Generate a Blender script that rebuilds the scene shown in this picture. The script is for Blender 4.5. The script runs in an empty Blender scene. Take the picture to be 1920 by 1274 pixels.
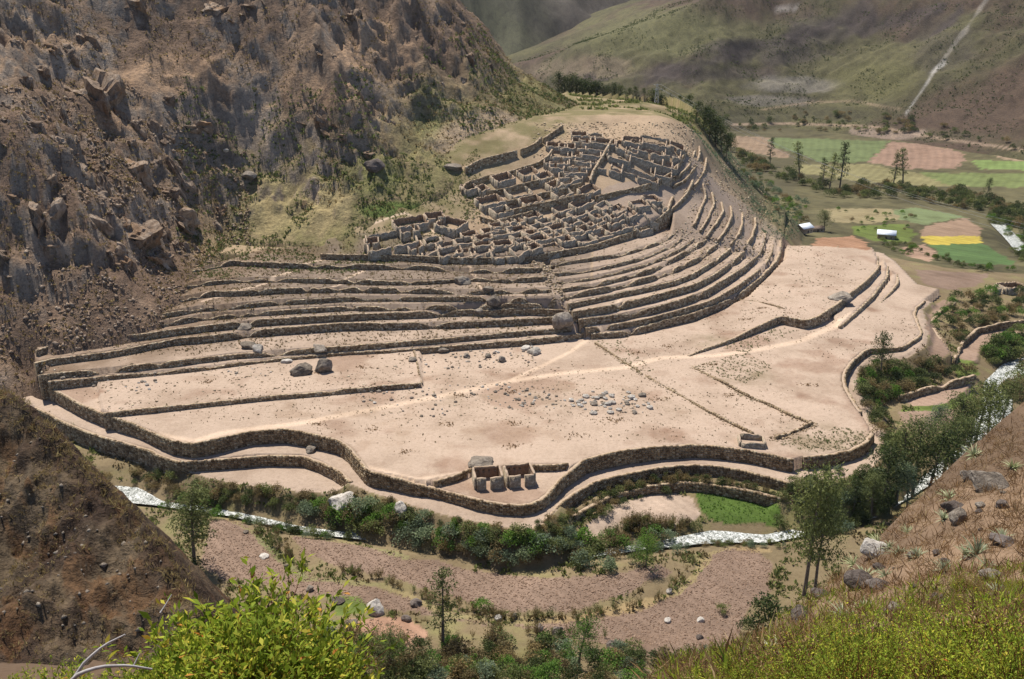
import bpy, bmesh, math, random
import numpy as np
from mathutils import Vector, Matrix

# ------------------------------------------------------------------ camera, sky, sun, exposure
SC = bpy.context.scene
HC, PITCH, FPX = 108.0, math.radians(20.0), 1663.0
cam_d = bpy.data.cameras.new("camera"); cam = bpy.data.objects.new("camera", cam_d)
SC.collection.objects.link(cam); SC.camera = cam
cam.location = (0, 0, HC); cam.rotation_euler = (math.radians(90) - PITCH, 0, 0)
cam_d.sensor_width = 36.0; cam_d.lens = 36.0 * FPX / 1920.0
cam_d.clip_start = 0.1; cam_d.clip_end = 12000

SUN_EL, SUN_AZ = math.radians(61), math.radians(-30)      # azimuth from +Y towards +X
world = bpy.data.worlds.new("World"); SC.world = world; world.use_nodes = True
wn = world.node_tree.nodes; wl = world.node_tree.links
bg = wn["Background"]; sky = wn.new("ShaderNodeTexSky"); sky.sky_type = 'NISHITA'; sky.sun_disc = False
sky.sun_elevation = SUN_EL; sky.sun_rotation = SUN_AZ; sky.altitude = 2800; sky.dust_density = 3.0; sky.air_density = 0.7
wl.new(sky.outputs[0], bg.inputs[0]); bg.inputs[1].default_value = 0.118
sun_d = bpy.data.lights.new("sun", 'SUN'); sun_d.energy = 4.6; sun_d.angle = math.radians(0.55)
sun_d.color = (1.0, 0.93, 0.83)
sun = bpy.data.objects.new("sun", sun_d); SC.collection.objects.link(sun)
sdir = Vector((math.sin(SUN_AZ) * math.cos(SUN_EL), math.cos(SUN_AZ) * math.cos(SUN_EL), math.sin(SUN_EL)))
sun.rotation_euler = sdir.to_track_quat('Z', 'Y').to_euler(); sun.location = (0, 0, 400)
vs = SC.view_settings; vs.view_transform = 'Standard'; vs.look = 'None'; vs.exposure = 0.5; vs.gamma = 1.0
vs.use_curve_mapping = False

# ------------------------------------------------------------------ helpers
rng = np.random.default_rng(7); random.seed(7)
COL = SC.collection
CP, SP = math.cos(PITCH), math.sin(PITCH)

def up(px, py, z):
    """ground point at height z that lies at this place of the photograph"""
    dx = (px - 960) / FPX; dy = (637 - py) / FPX
    d = (dx, CP + dy * SP, -SP + dy * CP); t = (z - HC) / d[2]
    return (dx * t, d[1] * t)
def upy(px, py, Y):
    """point at distance Y in front of the camera"""
    dx = (px - 960) / FPX; dy = (637 - py) / FPX
    t = Y / (CP + dy * SP)
    return (dx * t, Y, HC + t * (-SP + dy * CP))
def proj(X, Y, Z):
    t = Y * CP - (Z - HC) * SP
    return 960 + FPX * X / t, 637 - FPX * (Y * SP + (Z - HC) * CP) / t

def hsh(ix, iy, iz, seed):
    h = (ix.astype(np.int64) * 374761393 + iy.astype(np.int64) * 668265263 + iz * 1440662683 + seed * 974634777) & 0xffffffff
    h = ((h ^ (h >> 13)) * 1274126177) & 0xffffffff
    return ((h ^ (h >> 16)) & 0xffff) / 65535.0
_TAB = np.random.default_rng(4242).random((1024, 1024)).astype(np.float32)
def vn2(x, y, seed=0):
    fx = np.floor(x); fy = np.floor(y); ix = fx.astype(np.int32); iy = fy.astype(np.int32); fx = (x - fx).astype(np.float32); fy = (y - fy).astype(np.float32)
    fx = fx * fx * (3 - 2 * fx); fy = fy * fy * (3 - 2 * fy); ix = (ix + seed * 151) & 1023; iy = (iy + seed * 397) & 1023; jx = (ix + 1) & 1023; jy = (iy + 1) & 1023
    a = _TAB[ix, iy]; c = _TAB[ix, jy]; a = a + (_TAB[jx, iy] - a) * fx; c = c + (_TAB[jx, jy] - c) * fx
    return a + (c - a) * fy
def fbm(x, y, sc, octv=4, seed=0, gain=0.5):
    x = np.asarray(x, float) / sc; y = np.asarray(y, float) / sc; s = 0; a = 1; t = 0
    for i in range(octv):
        s = s + a * (vn2(x + i * 17.3, y - i * 9.7, seed + i) * 2 - 1); t += a; a *= gain; x = x * 2.03; y = y * 2.03
    return s / t
def ridged(x, y, sc, octv=4, seed=0, gain=0.5):
    x = np.asarray(x, float) / sc; y = np.asarray(y, float) / sc; s = 0; a = 1; t = 0
    for i in range(octv):
        s = s + a * (1 - np.abs(vn2(x + i * 11.3, y + i * 5.1, seed + i) * 2 - 1)); t += a; a *= gain; x = x * 2.07; y = y * 2.07
    return s / t
def vn3(p, seed=0):
    i = np.floor(p).astype(np.int64); f = p - i; f = f * f * (3 - 2 * f); r = 0
    for dx in (0, 1):
        for dy in (0, 1):
            for dz in (0, 1):
                w = (f[:, 0] if dx else 1 - f[:, 0]) * (f[:, 1] if dy else 1 - f[:, 1]) * (f[:, 2] if dz else 1 - f[:, 2])
                r = r + w * hsh(i[:, 0] + dx, i[:, 1] + dy, i[:, 2] + dz, seed)
    return r * 2 - 1
def sstep(x, a, b):
    t = np.clip((np.asarray(x, float) - a) / (b - a), 0, 1); return t * t * (3 - 2 * t)

class TPS:
    def __init__(s, pts, sc=100.0, lam=1e-4):
        P = np.array(pts, float); s.sc = sc; s.c = P[:, :2] / sc; n = len(P)
        d2 = ((s.c[:, None] - s.c[None]) ** 2).sum(-1); K = 0.5 * d2 * np.log(d2 + 1e-12)
        A = np.zeros((n + 3, n + 3)); A[:n, :n] = K + np.eye(n) * lam
        A[:n, n] = 1; A[:n, n + 1:] = s.c; A[n, :n] = 1; A[n + 1:, :n] = s.c.T
        s.w = np.linalg.solve(A, np.r_[P[:, 2], 0, 0, 0])
    def __call__(s, X, Y):
        x = np.asarray(X, float).ravel() / s.sc; y = np.asarray(Y, float).ravel() / s.sc
        r = s.w[-3] + s.w[-2] * x + s.w[-1] * y
        for (cx, cy), w in zip(s.c, s.w):
            d2 = (x - cx) ** 2 + (y - cy) ** 2 + 1e-12
            r = r + 0.5 * w * d2 * np.log(d2)
        return r.reshape(np.shape(X))

def inpoly(X, Y, poly):
    P = np.array(poly, float); X = np.asarray(X, float); Y = np.asarray(Y, float)
    out = np.zeros(X.shape, bool)
    m = (X >= P[:, 0].min()) & (X <= P[:, 0].max()) & (Y >= P[:, 1].min()) & (Y <= P[:, 1].max())
    if not m.any(): return out
    x = X[m]; y = Y[m]; c = np.zeros(x.shape, bool)
    for (x0, y0), (x1, y1) in zip(P, np.roll(P, -1, 0)):
        if y0 == y1: continue
        k = (y0 > y) != (y1 > y)
        c ^= k & (x < (x1 - x0) * (y - y0) / (y1 - y0) + x0)
    out[m] = c; return out
def pdist(X, Y, line, closed=False):
    P = np.array(line, float)[:, :2]; X = np.asarray(X, float); Y = np.asarray(Y, float)
    d = np.full(X.shape, 1e9); Q = np.roll(P, -1, 0) if closed else P[1:]
    for (x0, y0), (x1, y1) in zip(P, Q):
        L = (x1 - x0) ** 2 + (y1 - y0) ** 2 + 1e-9
        t = np.clip(((X - x0) * (x1 - x0) + (Y - y0) * (y1 - y0)) / L, 0, 1)
        d = np.minimum(d, (X - x0 - t * (x1 - x0)) ** 2 + (Y - y0 - t * (y1 - y0)) ** 2)
    return np.sqrt(d)
def inset(poly, d):
    """polygon (counter- or clockwise, any) moved inwards by about d"""
    P = np.array(poly, float); A = 0.5 * np.sum(P[:, 0] * np.roll(P[:, 1], -1) - np.roll(P[:, 0], -1) * P[:, 1])
    t0 = P - np.roll(P, 1, 0); t1 = np.roll(P, -1, 0) - P
    t0 /= np.linalg.norm(t0, axis=1)[:, None] + 1e-9; t1 /= np.linalg.norm(t1, axis=1)[:, None] + 1e-9
    t = t0 + t1; t /= np.linalg.norm(t, axis=1)[:, None] + 1e-9
    n = np.c_[-t[:, 1], t[:, 0]] * (1 if A > 0 else -1)
    return P + n * d

def tag(o, label=None, cat=None, group=None, kind=None):
    if label: o["label"] = label
    if cat: o["category"] = cat
    if group: o["group"] = group
    if kind: o["kind"] = kind
    return o
def link(o, parent=None):
    COL.objects.link(o)
    if parent is not None: o.parent = parent
    return o
def mesh_np(name, V, F, mats, smooth=False, cols=None, fmat=None):
    """mesh from numpy arrays; F is a list of index arrays (quads or tris)"""
    me = bpy.data.meshes.new(name); V = np.asarray(V, np.float32)
    Fs = [np.asarray(f, np.int32) for f in (F if isinstance(F, list) else [F]) if len(f)]
    me.vertices.add(len(V)); me.vertices.foreach_set("co", V.ravel())
    li = np.concatenate([f.ravel() for f in Fs]); tot = np.concatenate([np.full(len(f), f.shape[1], np.int32) for f in Fs])
    me.loops.add(len(li)); me.loops.foreach_set("vertex_index", li)
    me.polygons.add(len(tot)); me.polygons.foreach_set("loop_start", np.r_[0, np.cumsum(tot)[:-1]].astype(np.int32))
    me.polygons.foreach_set("loop_total", tot)
    if smooth: me.polygons.foreach_set("use_smooth", np.ones(len(tot), bool))
    for m in (mats if isinstance(mats, (list, tuple)) else [mats]): me.materials.append(m)
    if fmat is not None: me.polygons.foreach_set("material_index", np.asarray(fmat, np.int32))
    if cols is not None:
        for nm, c in cols.items():
            a = me.color_attributes.new(nm, 'FLOAT_COLOR', 'POINT')
            c = np.asarray(c, np.float32)
            if c.shape[1] == 3: c = np.c_[c, np.ones(len(c), np.float32)]
            a.data.foreach_set("color", c.astype(np.float32).ravel())
    me.update(calc_edges=True); me.validate()
    return me
def obj_np(name, V, F, mats, parent=None, **k):
    return link(bpy.data.objects.new(name, mesh_np(name, V, F, mats, **k)), parent)
def empty(name, loc=(0, 0, 0), rz=0):
    o = bpy.data.objects.new(name, None); o.location = loc; o.rotation_euler = (0, 0, rz); o.empty_display_size = .3
    return link(o)
def gridF(nr, nc, keep=None):
    i = np.arange(nr * nc).reshape(nr, nc)
    q = np.stack([i[:-1, :-1], i[:-1, 1:], i[1:, 1:], i[1:, :-1]], -1)
    return q.reshape(-1, 4) if keep is None else q[keep]

# ------------------------------------------------------------------ materials
def mat(name, rough=0.9, spec=0.2):
    m = bpy.data.materials.new(name); m.use_nodes = True; nt = m.node_tree; b = nt.nodes["Principled BSDF"]
    b.inputs["Roughness"].default_value = rough; b.inputs["Specular IOR Level"].default_value = spec
    return m, nt, b
def nd(nt, kind, **k):
    n = nt.nodes.new(kind)
    for a, v in k.items():
        if a in ("scale", "detail", "rough"):
            n.inputs[{"scale": "Scale", "detail": "Detail", "rough": "Roughness"}[a]].default_value = v
        else: setattr(n, a, v)
    return n
def ramp(nt, src, stops):
    r = nt.nodes.new("ShaderNodeValToRGB"); e = r.color_ramp.elements
    while len(e) < len(stops): e.new(0.5)
    for q, (p, c) in zip(e, stops):
        q.position = p; q.color = (*c, 1) if len(c) == 3 else c
    nt.links.new(src, r.inputs[0]); return r.outputs[0]
def mixc(nt, fac, a, b, mode='MIX'):
    m = nt.nodes.new("ShaderNodeMix"); m.data_type = 'RGBA'; m.blend_type = mode
    for i, v in ((0, fac), (6, a), (7, b)):
        if hasattr(v, "links"): nt.links.new(v, m.inputs[i])
        elif i == 0: m.inputs[0].default_value = v
        else: m.inputs[i].default_value = (*v, 1)
    return m.outputs[2]
def pos(nt):
    return nt.nodes.new("ShaderNodeNewGeometry").outputs["Position"]
def noise(nt, vec, scale, detail=4, rough=0.6, dist=0.0):
    n = nt.nodes.new("ShaderNodeTexNoise"); n.inputs["Scale"].default_value = scale; n.inputs["Detail"].default_value = detail
    n.inputs["Roughness"].default_value = rough; n.inputs["Distortion"].default_value = dist
    if vec is not None: nt.links.new(vec, n.inputs["Vector"])
    return n.outputs["Fac"]
def bump(nt, b, h, strength=0.5, dist=0.3):
    bm = nt.nodes.new("ShaderNodeBump"); bm.inputs["Strength"].default_value = strength; bm.inputs["Distance"].default_value = dist
    nt.links.new(h, bm.inputs["Height"]); nt.links.new(bm.outputs[0], b.inputs["Normal"])
def vmul(nt, v, s):
    n = nt.nodes.new("ShaderNodeMapping"); n.inputs["Scale"].default_value = s; nt.links.new(v, n.inputs[0]); return n.outputs[0]

def m_ground():
    m, nt, b = mat("dry_ground")
    a = nt.nodes.new("ShaderNodeVertexColor"); a.layer_name = "Col"; p = pos(nt)
    n1 = noise(nt, p, 0.045, 5, .65); n2 = noise(nt, p, 0.9, 4, .7); n3 = noise(nt, p, 3.2, 2, .7)
    c = mixc(nt, 1.0, a.outputs[0], ramp(nt, n1, [(.3, (.76, .73, .70)), (.5, (1, 1, 1)), (.7, (1.1, 1.1, 1.11))]), 'MULTIPLY')
    c = mixc(nt, 1.0, c, ramp(nt, n2, [(.25, (.78, .76, .74)), (.5, (1, 1, 1)), (.8, (1.1, 1.1, 1.1))]), 'MULTIPLY')
    c = mixc(nt, 1.0, c, ramp(nt, n3, [(.28, (.72, .7, .68)), (.45, (1, 1, 1))]), 'MULTIPLY')
    nt.links.new(c, b.inputs["Base Color"]); bump(nt, b, n2, .5, .35)
    return m
def m_stone(name="terrace_stone", tint=(1, 1, 1)):
    m, nt, b = mat(name)
    g = nt.nodes.new("ShaderNodeNewGeometry"); p = g.outputs["Position"]
    c = ramp(nt, g.outputs["Random Per Island"], [(0, (.155, .112, .072)), (.3, (.285, .222, .15)), (.65, (.39, .315, .22)), (.9, (.48, .41, .30)), (1, (.6, .54, .43))])
    n = noise(nt, p, 1.6, 4, .7); n0 = noise(nt, p, .12, 3, .6)
    c = mixc(nt, 1, c, ramp(nt, n, [(.25, (.6, .58, .55)), (.7, (1.2, 1.2, 1.2))]), 'MULTIPLY')
    c = mixc(nt, 1, c, ramp(nt, n0, [(.3, (.82, .8, .78)), (.7, (1.12, 1.08, 1.0))]), 'MULTIPLY')
    c = mixc(nt, 1, c, tint, 'MULTIPLY')
    nt.links.new(c, b.inputs["Base Color"]); bump(nt, b, n, .6, .12)
    return m
def m_mortar():
    m, nt, b = mat("wall_core"); n = noise(nt, pos(nt), 2.0, 4, .7)
    nt.links.new(ramp(nt, n, [(.3, (.10, .076, .05)), (.7, (.2, .152, .10))]), b.inputs["Base Color"]); return m
def m_top():
    m, nt, b = mat("wall_top_earth"); n = noise(nt, pos(nt), 1.3, 4, .7)
    nt.links.new(ramp(nt, n, [(.25, (.27, .2, .145)), (.6, (.43, .33, .24))]), b.inputs["Base Color"]); bump(nt, b, n, .6, .2); return m
def m_rockhill():
    m, nt, b = mat("rocky_slope")
    a = nt.nodes.new("ShaderNodeVertexColor"); a.layer_name = "Col"; p = pos(nt)
    q = vmul(nt, p, (1.0, .55, .45))
    n1 = noise(nt, q, .10, 6, .68, .6); n2 = noise(nt, p, .55, 5, .72); n3 = noise(nt, p, 2.0, 3, .7)
    c = mixc(nt, 1, a.outputs[0], ramp(nt, n1, [(.3, (.62, .6, .6)), (.5, (1, 1, 1)), (.72, (1.3, 1.27, 1.22))]), 'MULTIPLY')
    c = mixc(nt, 1, c, ramp(nt, n2, [(.3, (.6, .6, .6)), (.55, (1.02, 1.02, 1.02)), (.78, (1.32, 1.3, 1.26))]), 'MULTIPLY')
    c = mixc(nt, 1, c, ramp(nt, n3, [(.3, (.68, .68, .68)), (.5, (1, 1, 1)), (.75, (1.2, 1.2, 1.18))]), 'MULTIPLY')
    nt.links.new(c, b.inputs["Base Color"])
    ad = nt.nodes.new("ShaderNodeMath"); ad.operation = 'ADD'; nt.links.new(n1, ad.inputs[0]); nt.links.new(n2, ad.inputs[1])
    bump(nt, b, ad.outputs[0], .9, 1.2)
    return m
M_GROUND, M_STONE, M_CORE, M_TOP, M_HILL = m_ground(), m_stone(), m_mortar(), m_top(), m_rockhill()
M_DARKSTONE = m_stone("terrace_stone_weathered", (.85, .82, .78))
# ------------------------------------------------------------------ the lie of the land
def ribbon_pts(P, step):
    P = np.array(P, float); s = np.r_[0, np.cumsum(np.linalg.norm(np.diff(P[:, :2], axis=0), axis=1))]; n = max(2, int(s[-1] / step) + 1); q = np.linspace(0, s[-1], n)
    return np.stack([np.interp(q, s, P[:, i]) for i in range(P.shape[1])], 1)
def pnear(X, Y, L, closed=False):
    """distance to a line of (x, y, z) points and the height of its nearest point"""
    P = np.array(L, float); Q = np.roll(P, -1, 0) if closed else P[1:]; d = np.full(np.shape(X), 1e9); zz = np.zeros(np.shape(X))
    for (x0, y0, z0), (x1, y1, z1) in zip(P[:, :3], Q[:, :3]):
        t = np.clip(((X - x0) * (x1 - x0) + (Y - y0) * (y1 - y0)) / ((x1 - x0) ** 2 + (y1 - y0) ** 2 + 1e-9), 0, 1)
        dd = np.hypot(X - x0 - t * (x1 - x0), Y - y0 - t * (y1 - y0)); k = dd < d; d = np.where(k, dd, d); zz = np.where(k, z0 + t * (z1 - z0), zz)
    return d, zz
# places are read off the photograph as (column, row, height above the main terrace)
def U3(L): return [(*up(x, y, z), z) for x, y, z in L]
VALLEY = TPS(U3([
    (450,1000,-9.5),(700,1040,-9.3),(1000,1090,-9),(1350,1080,-9),(500,1080,-8.8),(800,1130,-8.5),(1100,1200,-8.2),(700,1200,-7.5),
    (1000,1265,-7),(1300,1200,-8),(230,925,-10),(430,962,-10.3),(560,988,-10.2),(700,1005,-10),(900,1040,-9.6),(1000,1035,-9.6),(1350,1012,-9.8),(1500,1005,-9.5),
    (250,880,-8.5),(400,925,-9),(640,965,-9),(800,995,-8.6),(900,1012,-8.4),(1030,1015,-8.4),(1200,970,-8),(1150,955,-7.6),(1390,955,-8.8),
    (1500,955,-8.6),(1600,915,-8.5),(1700,860,-9.5),(1730,790,-10.5),(1760,745,-10),(1850,640,-10.5),(1780,620,-7),(1745,580,-6),(1800,690,-11),(1875,700,-13),
    (1870,790,-12.5),(1900,640,-11),(1800,520,-8),(1740,530,-6.5),(1850,470,-20),(1905,450,-25),(1790,430,-22),(1600,400,-22),(1510,430,-18),(1650,440,-19),
    (1540,452,-13),(1720,470,-18),(1400,280,-34),(1700,290,-34),(1600,335,-32),(1800,350,-33),(1915,400,-32),(1500,370,-27),(1400,330,-30),
    (100,870,-8.5),(0,900,-7),(1660,480,-11),(300,780,-8),(900,760,-9),(1400,740,-8)])
    + [(-200,150,10),(-120,150,-2),(200,160,0),(300,250,0),(330,330,-8),(420,420,-14),(-330,250,5),(500,700,-33),(900,900,-34),(150,900,-34),(400,1150,-34)])
PLAIN = TPS(U3([(100,740,0),(300,800,0),(600,780,0),(900,880,0),(900,700,0),(1100,700,0),(1200,820,0),(1300,690,0),(1450,750,-.3),(1600,640,-1.6),(1700,600,-2.8),
    (1745,548,-3.4),(1600,790,-1),(1500,840,-.5),(1690,510,-3),(800,660,0),(1400,850,-.2),(1640,570,-2.0),(1000,640,0)]))
SPUR = TPS(U3([(1264,377,28.4),(1290,330,37.4),(1300,300,42.9),(1310,260,48.9),(1300,440,17.6),(1330,450,15.3),(1370,462,12.6),(1400,472,10.3),(1430,430,8.62),(1450,427,5),
    (1465,442,3.5),(1400,400,15.5),(1350,400,21.9),(1320,370,27.9),(1340,330,31.9),(1380,340,23.4),(1440,390,6.5),(1480,405,-4),(1370,295,28.9),(1310,225,50.9),
    (1100,375,32.2),(1150,345,37.2),(1180,265,51.8),(950,300,45.9),(870,325,42.3),(680,440,24.9),(800,400,30.3),(1150,245,54.9),(1230,210,56.9),(1100,185,57.9),
    (1000,478,20.7),(800,470,21.1),(1180,435,21.7),(700,470,20.5),(1030,250,54.9),(1060,330,40.1),(960,400,29.1),(1010,380,31.6),(900,350,37.6),(1230,335,36.9),(1200,400,27.5),
    (1300,602,0),(1400,552,0),(1464,487,0),(1300,545,5.5),(1340,520,7.2),(1385,492,6.5),(1425,478,4.5),(620,470,19.4),(500,455,18.4)]))
SPUR_PZ = [(300,470,16.9),(620,479,19.4),(1000,482,20.4),(1108,632,0),(1300,602,0),(1400,552,0),(1467,487,0),(1470,445,2),(1482,405,-4),(1430,360,6),(1372,290,28.9),(1335,250,40.9),(1300,200,52.9),(1250,172,56.9),(1040,172,59.9)]
SPUR_B = [(*up(*p), p[2]) for p in SPUR_PZ] + [(-120,720,55),(-260,420,18)]
SPUR_POLY = [p[:2] for p in SPUR_B]

# terrace walls of the bowl: (name of the run, level at the left end, level at the right end, top edge)
TERR = [
 ("w1", 1.2, 1.2, [(193,777),(333,763),(423,753),(500,745),(633,733),(707,727),(790,720)]),
 ("la", 2.7, 1.8, [(90,717),(167,708),(300,697),(400,687),(500,674),(550,670),(640,662),(707,658),(774,654),(783,653),(907,643),(973,639),(1057,631),(1103,623)]),
 ("lb", 4.4, 3.5, [(72,706),(90,702),(200,692),(300,682),(367,673),(433,665),(500,660),(640,650),(773,640),(907,628),(1072,615)]),
 ("lc", 6.4, 6.0, [(66,682),(100,673),(200,660),(233,655),(317,638),(400,630),(467,622),(560,615),(640,609),(807,606),(917,602),(973,599),(1056,595)]),
 ("ld", 8.3, 8.3, [(70,658),(97,648),(150,638),(217,633),(283,625),(333,618),(400,610),(500,600),(633,592),(723,588),(807,585),(873,581),(930,583),(973,580),(1052,582)]),
 ("le", 10.2, 10.5, [(100,640),(160,628),(213,617),(300,605),(373,592),(467,585),(567,577),(640,573),(740,573),(807,571),(893,570),(960,568),(1048,569)]),
 ("lf", 12.2, 12.6, [(180,612),(250,597),(373,575),(433,572),(500,565),(633,557),(647,556),(800,556),(893,557),(940,558),(1042,557)]),
 ("lg", 14.0, 14.4, [(255,582),(330,560),(393,548),(460,547),(540,541),(640,540),(740,541),(893,545),(940,543),(1034,541)]),
 ("lh", 15.8, 16.1, [(300,550),(370,529),(440,522),(540,521),(640,524),(707,526),(803,526),(887,520),(950,523),(1026,520)]),
 ("li", 17.5, 17.8, [(340,515),(385,500),(433,490),(540,496),(620,497),(683,498),(790,498),(860,504),(937,505),(1017,503)]),
 ("s1", 19.6, 20.2, [(600,477),(660,479),(755,480),(850,485),(920,484),(1000,481)]),
 ("ra", 1.9, 3.6, [(1108,627),(1160,623),(1207,613),(1254,600),(1301,589),(1355,568),(1395,545),(1431,517),(1454,493),(1463,475),(1466,448)]),
 ("rb", 3.8, 5.7, [(1098,616),(1160,609),(1219,598),(1278,582),(1337,564),(1384,538),(1419,512),(1441,491),(1450,472),(1454,448)]),
 ("rc", 6.6, 8.2, [(1086,600),(1160,590),(1219,578),(1278,563),(1325,546),(1360,525),(1395,501),(1424,476),(1432,460),(1438,437)]),
 ("rd", 9.0, 10.4, [(1074,585),(1140,576),(1160,570),(1219,557),(1254,547),(1301,534),(1337,516),(1379,486),(1397,472)]),
 ("re", 11.0, 12.2, [(1066,570),(1160,550),(1207,540),(1266,526),(1301,513),(1315,504),(1345,486),(1371,466)]),
 ("rf", 12.6, 13.8, [(1058,555),(1110,546),(1160,535),(1219,521),(1268,503),(1306,486),(1347,457)]),
 ("rg", 14.0, 15.3, [(1055,542),(1110,534),(1160,522),(1219,507),(1273,481),(1326,450)]),
 ("rh", 15.4, 16.8, [(1048,527),(1110,519),(1160,508),(1207,495),(1233,485),(1275,466),(1314,438)]),
 ("ri", 16.7, 18.2, [(1040,513),(1110,504),(1160,494),(1207,481),(1261,458),(1302,428)]),
 ("rj", 18.0, 19.2, [(1030,496),(1083,488),(1160,477),(1231,456),(1272,436)]),
 ("s2", 17.4, 17.4, [(1001,481),(1053,472),(1096,465),(1135,455),(1179,439),(1215,427)]),
]
S2Z = [20.3,20.3,20.4,20.7,21.4,23,24.9,27.2,30.2]
S2P = [(1001,481),(1053,472),(1096,465),(1135,455),(1179,439),(1223,421),(1241,407),(1255,393),(1264,369)]
T3 = {}
for nm, z0, z1, L in TERR:
    if nm == "s2": T3[nm] = np.array([(*up(x, y, z), z) for (x, y), z in zip(S2P, S2Z)]); continue
    xs = np.array([p[0] for p in L], float); k = (xs - xs[0]) / (xs[-1] - xs[0])
    T3[nm] = np.array([(*up(x, y, z0 + (z1 - z0) * t), z0 + (z1 - z0) * t) for (x, y), t in zip(L, k)])
GUL_L = [T3[k][-1] for k in ("la", "lb", "lc", "ld", "le", "lf", "lg", "lh", "li", "s1")]; GUL_R = [T3[k][0] for k in ("s2", "rj", "ri", "rh", "rg", "rf", "re", "rd", "rc", "rb", "ra")]
GULLY_POLY = [(p[0] - .8, p[1]) for p in GUL_L] + [(p[0] + .8, p[1]) for p in GUL_R]
GULLY = TPS([(p[0], p[1] + i * 1.5, p[2] - (1 - i) * 1.0) for i in (0, 1) for p in GUL_L[:-1] + GUL_R[1:]], 50, 5e-3)
# plateau edges (top of the outer walls), closed polygons
EDGE_L = [(43,668),(60,700),(83,725),(150,762),(200,782),(253,798),(300,820),(325,829),(367,834),(417,823),(467,812),(533,807),(567,812),(600,820),(633,828),(655,842),(672,865),(685,882)]
EDGE_M = [(692,887),(740,897),(780,909),(812,917),(847,927),(890,939),(927,947),(962,951),(990,950),(1012,942),(1035,925),(1045,910),(1065,890),(1097,865)]
EDGE_R = [(1120,858),(1170,848),(1230,840),(1300,836),(1350,839),(1400,846),(1450,856),(1488,864)]
EDGE_S = [(1508,859),(1550,856),(1598,846),(1628,831),(1639,814)]
EDGE_Q = [(1634,797),(1617,773),(1605,758),(1588,731),(1584,711),(1588,696),(1603,676),(1618,663),(1632,655),(1660,654),(1693,653),(1726,633),(1729,622),(1722,605),(1716,590),(1720,578),(1736,565),(1765,543)]
EDGE_B = [(1724,533),(1704,512),(1683,490),(1660,475),(1637,470),(1527,460),(1472,459)]
def on(f, L, z0=0.0):
    r = []
    for x, y in L:
        z = z0
        for _ in range(4): X, Y = up(x, y, z); z = float(f(np.array([X]), np.array([Y]))[0])
        r.append((X, Y, z))
    return np.array(r)
E3 = {k: on(PLAIN, L) for k, L in (("l", EDGE_L), ("m", EDGE_M), ("r", EDGE_R), ("s", EDGE_S), ("q", EDGE_Q), ("b", EDGE_B))}
COURT = -1.3
E3["m"] = np.array([(*up(x, y, 0 if i == 0 or i == len(EDGE_M) - 1 else (COURT if 2 < i < 11 else COURT * (.5 if i != 1 else .2))), 0 if i in (0, len(EDGE_M) - 1) else (COURT if 2 < i < 11 else COURT * (.5 if i != 1 else .2))) for i, (x, y) in enumerate(EDGE_M)])
PLAIN_POLY = [tuple(p[:2]) for k in "lmrsqb" for p in E3[k]] + [up(1440,420,5), up(1300,400,16), up(900,470,19), up(500,460,19), up(250,560,12), up(60,640,3)]
COURT_POLY = [up(*p) for p in [(790,912,-.6),(812,908,COURT),(885,893,COURT),(960,880,COURT),(1062,878,COURT),(1068,888,COURT),(1035,925,COURT),(1012,942,COURT),(990,950,COURT),(927,947,COURT),(847,927,COURT)]]
UPP = [(1293,668),(1380,635),(1463,595),(1513,603),(1539,594),(1575,570),(1594,553),(1628,527),(1650,503),(1647,482)]
UPPZ = [.15,1.0,2.0,2.2,2.2,2.2,2.2,2.2,2.0,1.2]
UP3 = np.array([(*up(x, y, z), z) for (x, y), z in zip(UPP, UPPZ)])
UPPER_POLY = [tuple(p[:2]) for p in UP3] + [up(1637,472,0), up(1472,460,2), up(1467,487,2), up(1400,552,2), up(1301,600,1), up(1150,640,0)]
MIDP = [(1577,613),(1604,588),(1637,557),(1667,518),(1666,500)]; MID3 = np.array([(*up(x, y, z), z) for (x, y), z in zip(MIDP, [-.6,-.3,-.1,-.2,-.6])])
MID_POLY = [tuple(p[:2]) for p in MID3] + [up(1655,480,-.5), up(1650,503,0), up(1594,555,0), up(1560,590,0)]
LOWP = [(1652,569),(1670,550),(1685,531),(1683,515)]; LOW3 = np.array([(*up(x, y, z), z) for (x, y), z in zip(LOWP, [-2.2,-1.7,-1.6,-2.0])])
LOW_POLY = [tuple(p[:2]) for p in LOW3] + [up(1667,500,-1.5), up(1667,522,-1.5), up(1640,560,-1.5)]
TIER1 = [(36,748),(60,765),(83,775),(110,790),(183,818),(233,832),(283,846),(300,858),(333,866),(433,860),(500,854),(567,855),(600,868),(633,885),(655,905),(690,921),(740,936),(780,949),(840,966),(890,977),(960,990),(1000,990),(1022,980),(1050,950),(1072,932),(1120,905),(1170,893),(1230,882),(1290,874),(1350,877),(1400,886),(1450,899),(1500,912),(1560,900),(1620,888),(1662,852),(1668,830),(1652,798),(1635,772),(1622,748),(1612,725),(1606,706),(1616,692),(1640,678),(1700,672),(1735,650),(1742,625),(1736,600),(1730,580),(1748,566)]
TIER1Z = [-3.6] * 37 + [-4.0] * 13
TI1 = np.array([(*up(x, y, z), z) for (x, y), z in zip(TIER1, TIER1Z)])
TIER1_POLY = [tuple(p[:2]) for p in TI1] + [up(1720,560,-3), up(1500,700,0), up(1000,800,0), up(300,750,0), up(60,660,0)]
PINK = [(283,858),(320,874),(350,884),(400,898),(450,908),(560,921),(640,925),(665,920)]
PK3 = np.array([(*up(x, y, -6.6), -6.6) for x, y in PINK]); PINK_POLY = [tuple(p[:2]) for p in PK3] + [up(690,905,-7), up(600,850,-5), up(400,840,-5), up(290,845,-5)]
TIER2 = [(1035,1003),(1062,983),(1095,957),(1150,930),(1220,912),(1290,905),(1347,912),(1400,921),(1467,937),(1530,942),(1600,925),(1660,892)]
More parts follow.
